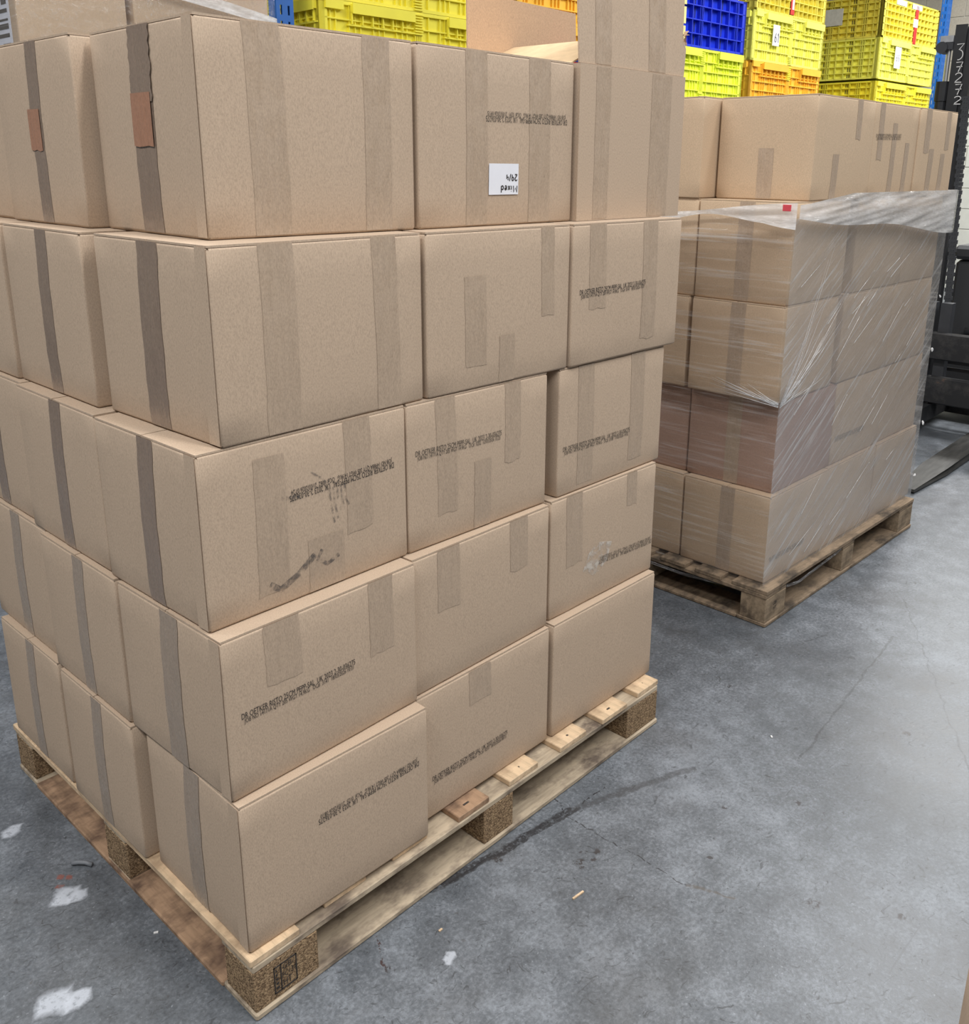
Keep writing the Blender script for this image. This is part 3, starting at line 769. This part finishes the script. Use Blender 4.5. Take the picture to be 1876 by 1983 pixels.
film_side('wrapped_sheet', (X1, Y1, 0), (X0, Y1, 0), zb, 0, FILM_R, .008, .3, topf=lambda s: 1.25, n=30, m=40, seed=4)
# bunched band: right side widens away from the near corner
film_side('bunched_band', (X0, Y0-.004, 0), (X1+.02, Y0-.012, 0), 0, 0, FILM_W, .022, .1, n=90, m=26, push=.006,
          botf=lambda s: 1.262-.085*s-.008*math.sin(s*9), topf=lambda s: 1.300+.030*min(1, s*4)+.012*math.sin(s*7)*0, seed=7)
film_side('bunched_band', (X0, Y1, 0), (X0, Y0-.004, 0), 0, 0, FILM_W, .020, .05, n=80, m=22, push=.006,
          botf=lambda s: 1.215+.028*s+.030*math.exp(-((s-.72)/.14)**2)-.012*max(0, s-.9)*10, topf=lambda s: 1.262+.045*max(0, s-.25)+.010*math.sin(s*8), seed=8)
film_side('bunched_band', (X1+.02, Y0-.012, 0), (X1, Y1, 0), 0, 0, FILM_W, .02, .05, n=30, m=14, push=.004, botf=lambda s: 1.18+.03*s, topf=lambda s: 1.33-.03*s, seed=9)
# knots and tails on the far edge, a strand over the pallet
bm = bmesh.new()
for q, z in enumerate((1.20, .93, .72, .42, .20)):
    c0 = Vector((X1+.012, Y0-.004, z)); rn = random.Random(q)
    bmesh.ops.create_icosphere(bm, subdivisions=2, radius=.014 if q == 0 else .006, matrix=Matrix.Translation(c0) @ Matrix.Diagonal((1, .6, 1.3, 1)))
for v in bm.verts: v.co += Vector((noise.noise(v.co*80), noise.noise(v.co*80+Vector((9, 0, 0))), noise.noise(v.co*80+Vector((0, 9, 0)))))*.007
obj('film_knot', bm, FILM_W, film, smooth=True)['kind'] = 'stuff'
bm = bmesh.new()
for q in range(3):
    tube(bm, [(X0, Y0-.002, .095+q*.003), (.2, -.006, .088+q*.004), (.5, .0, .098+q*.004), (.75, .02, .118)], .0012, 5)
    tube(bm, [(X0-.002, Y0, .095+q*.003), (-.006, .3, .085+q*.004), (-.004, .7, .09+q*.003), (X0, Y1, .10)], .0012, 5)
obj('film_strand', bm, FILM_L, film, smooth=True)['kind'] = 'stuff'
bm = bmesh.new()
rf = random.Random(11)
for q in range(18):
    z0_ = .712 + rf.uniform(-.006, .004); a_ = math.radians(rf.uniform(8, 62)); ln_ = rf.uniform(.10, .55)
    tube(bm, [(X0+.001, Y0-.003, z0_), (X0+ln_*.5*math.cos(a_), Y0-.008, z0_+ln_*.5*math.sin(a_)*.9), (X0+ln_*math.cos(a_), Y0-.006, min(1.25, z0_+ln_*math.sin(a_)))], [.0009, .0006, .0002], 4)
for q in range(14):
    z0_ = .712 + rf.uniform(-.004, .01); a_ = math.radians(rf.uniform(4, 34)); ln_ = rf.uniform(.06, .24)
    tube(bm, [(X0-.003, Y0+.001, z0_), (X0-.006, Y0+ln_*.5, z0_+ln_*.5*math.sin(a_)), (X0-.005, Y0+ln_, z0_+ln_*math.sin(a_))], [.0013, .0009, .0003], 4)
for q in range(30):
    xs_ = rf.uniform(.05, 1.0); z0_ = rf.uniform(.15, 1.1); a_ = math.radians(rf.uniform(22, 44)); ln_ = rf.uniform(.05, .22)
    tube(bm, [(xs_, Y0-.006, z0_), (xs_+ln_*math.cos(a_), Y0-.006, z0_+ln_*math.sin(a_))], [.0009, .0004], 4)
obj('film_strand', bm, FILM_W, film, smooth=True)['kind'] = 'stuff'
RED = plain('red_tag_plastic', srgb(214, 80, 92), .4)
bm = box_bm(.0, .026, -.002, 0, 0, .018, .0008); o = obj('red_tag', bm, RED, film); o.location = (X0-.026, Y0+.03, 1.283); o.rotation_euler = (0, 0, -PI/2)

# ------------------------------------------------------------------ plastic crates
def plastic(name, col, rough=.42):
    m, nt, out = new_mat(name); v = coords(nt)
    n = noise_n(nt, v, 3.5, 4, .6)
    c = ramp(nt, n, [(.3, tuple(x*.88 for x in col)), (.6, col)])
    principled(nt, out, c, rough, .4, 0, n, .05, .002); return m
YEL = plastic('yellow_plastic', srgb(250, 238, 74)); LIME = plastic('lime_plastic', srgb(240, 250, 84))
PLM = plastic('pale_lime_plastic', srgb(244, 242, 112))
ORA = plastic('orange_plastic', srgb(250, 196, 66)); BLU = plastic('blue_plastic', srgb(30, 56, 205)); OLV = plastic('dull_yellow_plastic', srgb(234, 220, 92))
DRK = plain('dark_slot_shade', (.03, .03, .03), .7)
CW, CD, CH = 1.2, 1.0, .388
def rib_face(w, h, kind, back=.0):
    """ribbed face in x 0..w, z 0..h, ribs standing forward of y=.03 to y=0 ; returns dict name->bmesh"""
    R = {}
    bm = bmesh.new(); R['ribs'] = bm
    rows = 6
    if kind == 'coarse': kind = 'grid'; rows = 4
    if kind == 'rib':
        rim = .018
        for a, b in ((0, rim), (h-rim, h)): bx(bm, 0, w, 0, .035, a, b)
        for a, b in ((0, .02), (w-.02, w)): bx(bm, a, b, 0, .035, 0, h)
        zs_ = [.085, .155, .225, .295]
        xs = []
        x = .03
        pat = [.018, .034, .016, .06]
        k = 0
        while x < w-.03: xs.append(x); x += [.036, .034, .082][k % 3]; k += 1
        mid = w*.53
        for x in xs:
            if abs(x-mid) < .045: continue
            bx(bm, x, x+.006, .004, .035, rim, h-rim)
        for z in zs_:
            bx(bm, .01, mid-.03, 0, .035, z, z+.007); bx(bm, mid+.03, w-.01, 0, .035, z, z+.007)
        # handle zones: short flared ribs and bar
        for (a, b) in ((.16, .50), (.70, .98)):
            hb = bmesh.new(); R['handle_bar.%d' % int(a*100)] = hb
            a *= w; b *= w
            bx(hb, a, b, -.022, .02, h-.052, h-.010); bx(hb, a+.0005, b-.0005, -.0225, -.016, h-.058, h-.004)
            q = a
            while q < b-.02:
                bx(bm, q, q+.006, -.012, .03, h-.11, h-.05); q += .065
            bx(bm, a-.02, b+.01, -.006, .03, h-.118, h-.110)
        hb = bmesh.new(); bx(hb, .03*w, .12*w, -.012, .02, h-.045, h-.001); R['corner_tab'] = hb
        pass
        for nm, z0_, z1_ in (('latch', h-.125, h-.006), ('latch', .0, .085)):
            lb = bmesh.new(); bx(lb, mid-.030, mid+.030, .004, .03, z0_, z1_)
            z = z0_+.006
            while z < z1_-.008: bx(lb, mid-.028, mid+.028, -.008, .006, z, z+.007); z += .0145
            R['latch.%d' % int(z0_*1000)] = lb
        for q in (-.02, -.006, .008, .02): bx(bm, mid+q-.003, mid+q+.003, .0, .03, .085, h-.125)
    else:      # open square grid
        rim = .016
        for a, b in ((0, rim), (h-rim, h)): bx(bm, 0, w, 0, .035, a, b)
        for a, b in ((0, .018), (w-.018, w)): bx(bm, a, b, 0, .035, 0, h)
        nx = (15 if w > 1.1 else 11) if rows == 6 else 10
        for i in range(1, nx):
            x = w*i/nx
            bx(bm, x-.003, x+.003, .0, .035, 0, h)
            if i % 4 in (1,): bx(bm, x+.018, x+.023, .004, .035, 0, h); bx(bm, x-.022, x-.017, .004, .035, 0, h)
        for j in range(1, rows): z = h*j/rows; bx(bm, 0, w, .0, .035, z-.0035, z+.0035)
        slot_shade = bmesh.new()  # solid dark slabs: shade inside the openings painted onto the panel
        for i in range(nx):
            if i % 3 == 1:
                for j in range(rows):
                    cx_ = w*(i+.5)/nx; z = h*j/rows
                    for q in (-.016, .004): bx(slot_shade, cx_+q, cx_+q+.008, .0315, .034, z+.014, z+h/rows-.012)
        R['slot_shade'] = slot_shade
    return R
def build_crate(name, mat, kind, sidekind):
    root = empty(name)
    w, dpt, h = CW, CD, CH
    bm = bmesh.new(); t_ = .033; tf = .016 if kind == 'rib' else .033; ts = .016 if sidekind == 'rib' else .033
    for (a, b, c, e_) in ((.01, w-.01, tf, tf+.006), (.01, w-.01, dpt-t_-.006, dpt-t_), (ts, ts+.006, tf, dpt-t_), (w-t_-.006, w-t_, tf, dpt-t_)): bx(bm, a, b, c, e_, 0, h)
    bx(bm, t_, w-t_, t_, dpt-t_, 0, .01)
    for cx_ in (0, w-.05):
        for cy_ in (0, dpt-.05): bx(bm, cx_+.0, cx_+.05, cy_, cy_+.05, 0, h)
    obj('shell', bm, mat, root)
    for side, ww, kd in (('front', w, kind), ('side', dpt, sidekind)):
        R = rib_face(ww, h, kd)
        for nm, b in R.items():
            base = nm.split('.')[0]
            m_ = DRK if base == 'slot_shade' else mat
            o = obj(base, b, m_, root)
            if base == 'slot_shade': o['kind'] = 'stuff'
            if base == 'latch' and mat is ORA: o.data.materials[0] = YEL
            if side == 'side': o.rotation_euler = (0, 0, -PI/2); o.location = (0, dpt, 0)
    return root
PROTO = {}
def crate(kind, mat, sidekind, loc, rz, label, sx=1.0):
    key = (kind, mat.name, sidekind)
    if key not in PROTO:
        rt = build_crate('plastic_crate', mat, kind, sidekind); PROTO[key] = rt
    else:
        src = PROTO[key]; rt = src.copy(); C.objects.link(rt)
        for ch in list(src.children):
            if ch.name.startswith(('tag', 'label')): continue
            c = ch.copy(); C.objects.link(c); c.parent = rt
    rt.location = loc; rt.rotation_euler = (0, 0, rz); rt.scale = (sx, 1, 1)
    tag(rt, label, 'crate', 'folding plastic crates on the rack')
    return rt
RZ = math.radians(-3)
zc = [1.88, 2.27, 2.66]
ST = {'left': (2.53, 3.10, 1.04), 'mid': (4.00, 3.05, .97), 'L': (5.29, 2.915, 1.0), 'M': (6.80, 2.96, 1.0), 'R': (9.20, 2.86, 1.15)}
def put(stk, lev, kind, mat, sk, label, dz=0):
    x, y, sx = ST[stk]; return crate(kind, mat, sk, (x, y, zc[lev]+dz), RZ, label, sx)
put('left', 0, 'rib', YEL, 'rib', 'bright yellow ribbed crate with handle flaps behind the front stack', -.045)
put('left', 1, 'rib', YEL, 'rib', 'yellow crate at the top picture edge above the bright yellow one', -.045)
put('mid', 0, 'rib', ORA, 'rib', 'orange yellow crate behind the open carton flap', .02)
put('mid', 1, 'rib', ORA, 'rib', 'orange crate at the top edge beside a white label', .02)
cL0 = put('L', 0, 'rib', LIME, 'rib', 'bright lime crate directly under the blue crate')
cL1 = put('L', 1, 'coarse', BLU, 'coarse', 'deep blue open-grid crate with yellow strips')
cM0 = put('M', 0, 'rib', ORA, 'rib', 'orange crate at the bottom of the stack under the tagged lime crate')
cM1 = put('M', 1, 'rib', PLM, 'rib', 'pale lime crate with a white number tag on its left panel')
cM2 = put('M', 2, 'grid', OLV, 'grid', 'dull yellow grid crate with a red strip above the tagged lime crate')
cR0 = put('R', 0, 'rib', YEL, 'grid', 'golden yellow crate lowest of the far right stack by the blue post')
cR1 = put('R', 1, 'rib', PLM, 'grid', 'yellow crate with a tilted white tag in the far right stack', .02)
cR2 = put('R', 2, 'grid', OLV, 'grid', 'tall open-grid yellow crate on top of the far right stack with red tape', .02)
# small attachments: strips, tags, tape
def attach(root, nm, x0_, x1_, z0_, z1_, mat, y=-.004, th=.006, label=None):
    o = obj(nm, box_bm(x0_, x1_, y, y+th, z0_, z1_, .001), mat, root)
    if label: o['label'] = label
    return o
PYEL = plain('faded_yellow_strip', srgb(232, 222, 140), .5)
for k in range(3): attach(cL1, 'strip', .33, .39, .02+.13*k, .135+.13*k, PYEL, label='faded yellow strip')
tg = attach(cM1, 'tag', .30, .405, .135, .30, PAPER, -.018)
bm = bmesh.new()
strokes, ww = handwrite('61', .075, .006)
for s_ in strokes: ribbon(bm, [(.322+a*.8, -.0195, .165+b) for a, b in s_], .007, Vector((0, -1, 0)))
obj('number', bm, INK, tg)
tg = attach(cR1, 'tag', .30, .42, .12, .33, PAPER, -.018)
bm = bmesh.new(); strokes, ww = handwrite('65', .06, .006)
for s_ in strokes: ribbon(bm, [(.325+a*.8, -.0195, .19+b) for a, b in s_], .006, Vector((0, -1, 0)))
obj('number', bm, INKF, tg)
REDT = plain('red_tape', srgb(206, 48, 44), .5)
attach(cM2, 'red_strip', .58, .64, .02, .30, REDT); attach(cM2, 'paper_scrap', .60, .63, .06, .16, PAPER, -.006)
attach(cR2, 'red_strip', .66, .72, .0, .37, REDT); attach(cR2, 'paper_scrap', .63, .72, .16, .24, PAPER, -.006)
for (a, b) in ((.25, .45), (.58, .78)): attach(cR2, 'label_card', a, b, .33, .378, PAPER)
for root_, yy, zz in ((cR2, .42, .14), (cR1, .70, .10)):
    o = obj('label_card', box_bm(-.006, 0, 0, .2, 0, .16, .001), plain('grey_card', srgb(196, 196, 196), .6), root_); o.location = (0, yy, zz)
# white label on the mid crate
# pallets under the crates, beams, posts
PB = {}
for k, key in enumerate(('left', 'mid', 'L', 'M', 'R')):
    x, y, sx = ST[key]
    z = 1.88-.125 + (-.045 if key == 'left' else .02 if key == 'mid' else 0)
    nm = {'left': 'the bright yellow crates', 'mid': 'the orange crates behind the open carton', 'L': 'the lime and blue crates', 'M': 'the tagged lime crate stack', 'R': 'the far right crate stack'}[key]
    src = p2
    rt = src.copy(); C.objects.link(rt); rt.location = (x, y, z); rt.rotation_euler = (0, 0, RZ)
    rt['label'] = 'wooden pallet on the rack beam under ' + nm; rt['group'] = 'pallets on the rack'
    for ch in list(src.children):
        if ch.name.startswith('heat'): continue
        c = ch.copy(); C.objects.link(c); c.parent = rt

BLUE = plain('blue_rack_paint', srgb(34, 98, 178), .45, .5, var=.08, sc=8)
OBM = plain('orange_beam_paint', srgb(214, 110, 40), .5)
def post_mesh(root, zt):
    """perforated front and side plates, 0.10 x 0.07"""
    bm = bmesh.new(); th = .004
    def plate(fn):
        W = .10
        for a, b in ((0, .022), (.034, .066), (.078, W)): fn(a, b, 0, zt)
        z = .02
        while z < zt-.08:
            fn(.022, .034, z+.045, z+.075); fn(.066, .078, z+.045, z+.075); z += .075
    plate(lambda a, b, z0_, z1_: bx(bm, a, b, 0, th, z0_, z1_))
    plate(lambda a, b, z0_, z1_: bx(bm, 0, th, .004+a*.68, .004+b*.68, z0_, z1_))
    bx(bm, .096, .10, .004, .07, 0, zt); bx(bm, .0, .03, .068, .072, 0, zt); bx(bm, .07, .10, .068, .072, 0, zt)
    obj('upright_post', bm, BLUE, root)
    bm = bmesh.new(); bx(bm, -.02, .12, -.02, .09, 0, .008); obj('foot_plate', bm, BLUE, root)
rack = empty('pallet_rack', (0, 0, 0), 0, 'blue pallet rack with slotted posts behind the stacks', 'rack')
def add_post(x, y, ztop):
    r_ = empty('post', (x, y, 0), RZ); r_.parent = rack
    post_mesh(r_, ztop)
for (x, y) in ((2.30, 3.14), (10.80, 2.79), (3.84, 3.16), (5.18, 3.02), (.55, 3.2), (2.33, 4.15), (10.85, 3.80)):
    add_post(x, y, 3.9)
# flatten post empties: reparent meshes directly so posts are parts
for e in [c for c in rack.children if c.type == 'EMPTY']:
    for ch in list(e.children):
        mw = Matrix.Translation(e.location) @ Matrix.Rotation(RZ, 4, 'Z')
        ch.parent = rack; ch.matrix_local = mw
    bpy.data.objects.remove(e)
def beam(xa, ya, xb, yb, z):
    ln = math.hypot(xb-xa, yb-ya); b = bmesh.new(); bx(b, 0, ln, -.02, .02, -.11, 0); bx(b, 0, .05, -.024, .024, -.16, .03); bx(b, ln-.05, ln, -.024, .024, -.16, .03)
    o = obj('beam', b, OBM, rack); o.location = (xa, ya, z); o.rotation_euler = (0, 0, math.atan2(yb-ya, xb-xa))
for (xa, ya, xb, yb, z) in ((2.40, 3.14, 3.84, 3.10, 1.71), (3.94, 3.10, 5.18, 3.02, 1.755), (5.28, 3.02, 10.8, 2.83, 1.755)):
    beam(xa, ya+.03, xb, yb+.03, z-.0); beam(xa, ya+.95, xb, yb+.95, z)
beam(.65, 3.25, 2.30, 3.2, 1.45); beam(.65, 4.1, 2.33, 4.1, 1.45)

# ------------------------------------------------------------------ wrapped load behind, upper left
p3 = p2.copy(); C.objects.link(p3); p3.location = (.86, 2.92, 1.45); p3.rotation_euler = (0, 0, 0)
p3['label'] = 'wooden pallet on the rack beam under the wrapped boxes at upper left'; p3['group'] = 'pallets on the rack'
for ch in list(p2.children):
    if ch.name.startswith('heat'): continue
    c = ch.copy(); C.objects.link(c); c.parent = p3
ZB = [1.5745, 2.22]
bL = [(.945, 2.885, .44, .45, 'with a white side label, upper left behind the front stack'), (1.418, 2.885, .66, .45, 'with shiny film streaks, left of the blue rack post')]
for k, (x, y, w_, dp, lb) in enumerate(bL):
    root, dims, amp = place(x, y, 1, w_, dp, 0, 'film-wrapped tan box ' + lb, 'wrapped boxes on the rack at upper left', amp=.002, mat=CB2, seed=500+k, Z=ZB)
    if k == 0:
        bm = box_bm(-.004, -.002, .06, .34, .05, .5); o = obj('label_sheet', bm, PAPER, root)
        bm = bmesh.new()
        for q in range(12): bx(bm, -.0048, -.0042, .08, .08+.05+(q*37 % 11)*.012, .08+q*.03, .088+q*.03+(q % 3)*.006)
        obj('label_print', bm, INKF, o)
place(.95, 3.36, 1, .44, .45, 0, 'film-wrapped tan box behind the labelled one at upper left', 'wrapped boxes on the rack at upper left', mat=CB2, seed=510, Z=ZB)
film = empty('stretch_film', (.93, 2.86, 1.5), 0, 'clear stretch film round the tan boxes at upper left', 'film')
film_side('wrapped_sheet', (0, 0, 0), (1.17, 0, 0), .02, .72, FILM_L, .006, .0, n=60, m=50, seed=21)
film_side('wrapped_sheet', (0, .99, 0), (0, 0, 0), .02, .72, FILM_L, .004, .0, n=30, m=40, seed=22)
film_side('bunched_band', (.45, -.006, 0), (1.175, -.006, 0), 0, 0, FILM_W, .016, -.2, n=50, m=16, botf=lambda s: .60-.09*s, topf=lambda s: .66-.11*s, seed=23)

# ------------------------------------------------------------------ reach truck
BK = plain('black_steel', (.022, .023, .026), .42, .5, var=.2, sc=12)
BK2 = plain('dark_grey_steel', (.05, .053, .06), .5, .4, var=.2, sc=9)
GRY = plain('textured_dark_plastic', (.055, .057, .062), .6, .4, var=.1, sc=200)
def rust():
    m, nt, out = new_mat('worn_black_steel')
    n = noise_n(nt, coords(nt), 9, 6, .75)
    c = ramp(nt, n, [(.45, (.03, .031, .034)), (.62, (.06, .058, .058)), (.72, (.16, .10, .075))])
    principled(nt, out, c, .5, .4, .2, n, .2, .003); return m
RST = rust()
def forksteel():
    m, nt, out = new_mat('fork_steel'); n = noise_n(nt, coords(nt, (1, 6, 1)), 7, 5, .65)
    c = ramp(nt, n, [(.3, (.035, .035, .034)), (.7, (.085, .084, .08))]); principled(nt, out, c, .5, .4, .3, n, .1, .002); return m
FKS = forksteel()
SIL = plain('bright_metal', (.55, .56, .58), .3, .5, .8)
tk = empty('reach_truck', (4.85, 0, 0), 0, 'black reach truck with mast and forks at the right edge', 'forklift')
def tp(nm, bm, mat, smooth=False): return obj(nm, bm, mat, tk, smooth)
# mast channels (left visible): y .55-.69 at the top, vertical
for s in (1, -1):
    bm = bmesh.new()
    def ch(x0_, x1_, ya, yb, z0_, z1_): bx(bm, x0_, x1_, min(s*ya, s*yb), max(s*ya, s*yb), z0_, z1_)
    ch(-.0, .012, .632, .690, .06, 2.14); ch(.012, .12, .682, .690, .06, 2.14); ch(.10, .12, .632, .69, .06, 2.14)
    o = tp('mast_channel', bm, BK)
    if s == 1: mastL = o
    bm = bmesh.new(); ch(.015, .03, .592, .640, .08, 2.12); ch(.03, .10, .60, .61, .08, 2.12)
    tp('inner_channel', bm, BK)
    bm = bmesh.new(); tube(bm, [(.02, s*.726, .2), (.02, s*.726, 1.78)], .030, 14); tube(bm, [(.02, s*.726, 1.76), (.02, s*.726, 1.86)], [.036, .036], 14)
    tp('lift_cylinder', bm, BK, False)
    bm = bmesh.new(); tube(bm, [(.02, s*.716, 1.86), (.02, s*.716, 2.06)], .012, 10); tp('piston_rod', bm, SIL)
    bm = bmesh.new(); bx(bm, -.01, .06, min(s*.69, s*.762), max(s*.69, s*.762), 2.02, 2.055); tube(bm, [(-.02, s*.745, 2.03), (.05, s*.745, 2.03)], .03, 12)
    tp('cylinder_bracket', bm, BK2)
    bm = bmesh.new(); bx(bm, -.012, .05, min(s*.69, s*.758), max(s*.69, s*.758), 2.056, 2.088); tp('hose_guide', bm, SIL)
# handwritten number on the mast
bm = bmesh.new()
for k, (ch_, zb_, hh) in enumerate((('3', 1.968, .078), ('7', 1.905, .050), ('2', 1.852, .048), ('7', 1.790, .054), ('2', 1.742, .040))):
    st_, ww = handwrite(ch_, hh, .004)
    sc_ = .05/max(p[0] for q_ in st_ for p in q_)*.72
    for s_ in st_: ribbon(bm, [(-.0015, .672-.005*k-a*sc_, zb_+b) for a, b in s_], .0045, Vector((-1, 0, 0)))
o = obj('chalk_number', bm, WHITE, mastL)
# crossbars
bm = bmesh.new(); bx(bm, .06, .14, -.69, .69, 2.02, 2.1); bx(bm, .10, .16, -.69, .69, .08, .18); tp('mast_crossbar', bm, BK)
# chain: leaf chain from top pulley to carriage
def chain(y0_, y1_, ztop, zbot):
    bm = bmesh.new(); z = ztop; k = 0; n = int((ztop-zbot)/.022)
    for k in range(n):
        z = ztop-k*.022; y = y0_+(y1_-y0_)*k/n
        wdt = .017 if k % 2 else .022
        bx(bm, -.006, .006, y-wdt, y+wdt, z-.0215, z+.0)
        for q in (-1, 1): bx(bm, -.009, .0, y+q*.007-.002, y+q*.007+.002, z-.013, z-.009)
    return bm
o = tp('lift_chain', chain(.590, .536, 1.78, .62), BK2); o['kind'] = 'stuff'
bm = chain(-.590, -.536, 1.78, .62); o = tp('lift_chain', bm, BK2); o['kind'] = 'stuff'
# carriage bars
bm = bmesh.new(); bx(bm, -.19, -.14, -.62, .62, .394, .542); bmesh.ops.bevel(bm, geom=bm.edges[:], offset=.006, segments=1, affect='EDGES'); tp('carriage_bar', bm, RST)
bm = bmesh.new(); bx(bm, -.19, -.14, -.62, .62, .147, .297); bmesh.ops.bevel(bm, geom=bm.edges[:], offset=.006, segments=1, affect='EDGES'); tp('carriage_bar', bm, RST)
for y in (-.5, -.2, .0, .3, .5, .585):
    bm = bmesh.new(); bx(bm, -.14, -.08, y-.029, y+.029, .14, .70 if abs(y) > .4 else .54); tp('carriage_upright', bm, BK2)
for z in (.325, .365):
    bm = bmesh.new(); bx(bm, -.06, -.03, -.6, .5, z-.008, z+.008); tp('tie_rod', bm, BK2)
# forks: L shape, tapered tip
for yc in (.19, -.19):
    bm = bmesh.new(); a, b = yc-.06, yc+.06
    prof = [(-.18, .54), (-.225, .54), (-.225, .05), (-1.0, .040), (-1.365, .022), (-1.365, .008), (-1.0, .006), (-.20, .006), (-.18, .03)]
    A = [bm.verts.new((x, a + (.022 if x < -1.3 else 0), z)) for x, z in prof]; B = [bm.verts.new((x, b - (.022 if x < -1.3 else 0), z)) for x, z in prof]
    bm.faces.new(A); bm.faces.new(B[::-1])
    for i in range(len(prof)): bm.faces.new((A[i], B[i], B[(i+1) % len(prof)], A[(i+1) % len(prof)]))
    bmesh.ops.recalc_face_normals(bm, faces=bm.faces); tp('fork', bm, FKS)
# body behind mast
bm = box_bm(.30, 1.3, -.62, .62, .10, .90, .02); tp('battery_cover', bm, GRY)
bm = box_bm(.27, 1.32, -.63, .63, .905, .985, .02); tp('cover_lid', bm, GRY)
bm = box_bm(1.3, 2.1, -.62, .62, .06, 1.15, .03); tp('cab_body', bm, BK2)
bm = bmesh.new(); bx(bm, .16, .32, -.66, .66, .03, .14)
tp('base_frame', bm, RST)
for s in (1, -1):
    bm = bmesh.new(); bx(bm, -.55, .3, min(s*.50, s*.62), max(s*.50, s*.62), .05, .139); tp('support_leg', bm, RST)
for s in (1, -1):
    bm = bmesh.new(); tube(bm, [(-.45, s*.48, .06), (-.45, s*.64, .06)], .06, 16); tp('load_wheel', bm, BK2)
bm = bmesh.new()
for k in range(6): tube(bm, [(.55, .44, .985+k*.016), (.55, .44, .993+k*.016), (.55, .44, 1.001+k*.016)], [.05-k*.004, .06-k*.004, .05-k*.004], 16)
tp('rubber_bellows', bm, BK)
bm = box_bm(.285, .30, .40, .47, .66, .76); o = tp('data_plate', bm, plain('grey_plate', (.15, .15, .15), .4))
bm = bmesh.new(); tube(bm, [(.25, .5, .50), (.25, .42, .515), (.25, .36, .505)], .02, 8); tp('hose', bm, BK2, True)

# ------------------------------------------------------------------ foreground carton stack at the right edge (its edge enters the picture)
for k in range(2):
    root = empty('cardboard_carton', (0, -1.083, .29*k), math.radians(20-90), LBL + ('in the right foreground corner, standing on the floor' if k == 0 else 'in the right foreground corner, upper of two'), 'carton', 'cartons at the right picture edge')
    carton(root, .4, .33, .289, .0, CB, 600+k)

# ------------------------------------------------------------------ litter on the floor
PLG = plain('grey_plastic', srgb(122, 126, 132), .5)
bm = bmesh.new(); tube(bm, [(-.055, .592, .005), (-.045, .582, .007), (-.036, .571, .007), (-.029, .558, .005)], .0045, 8)
o = obj('plastic_tube_offcut', bm, PLG, smooth=True); tag(o, 'short bent grey plastic offcut lying on the floor, left of the front pallet', 'offcut')
bm = bmesh.new(); bx(bm, 0, .03, 0, .004, 0, .003); o = obj('wood_splinter', bm, WDC); o.location = (.575, -.226, .0005); o.rotation_euler = (0, 0, -.1)
tag(o, 'pale wood splinter lying on the concrete right of the front pallet', 'splinter')
for k, (x, y) in enumerate(((.34, -.09), (.05, .02-.12), (-.02, .30), (1.35, -.25))):
    bm = bmesh.new(); bx(bm, 0, .008, 0, .004, 0, .002); o = obj('paper_scrap', bm, WHITE if k != 0 else WDC); o.location = (x, y, .0004); o.rotation_euler = (0, 0, k*1.3)
    tag(o, ['tiny tan chip on the floor below the pallet edge', 'tiny white scrap on the floor near the pallet corner', 'tiny white scrap on the floor left of the pallet', 'tiny white scrap on the open floor between the pallets'][k], 'scrap')
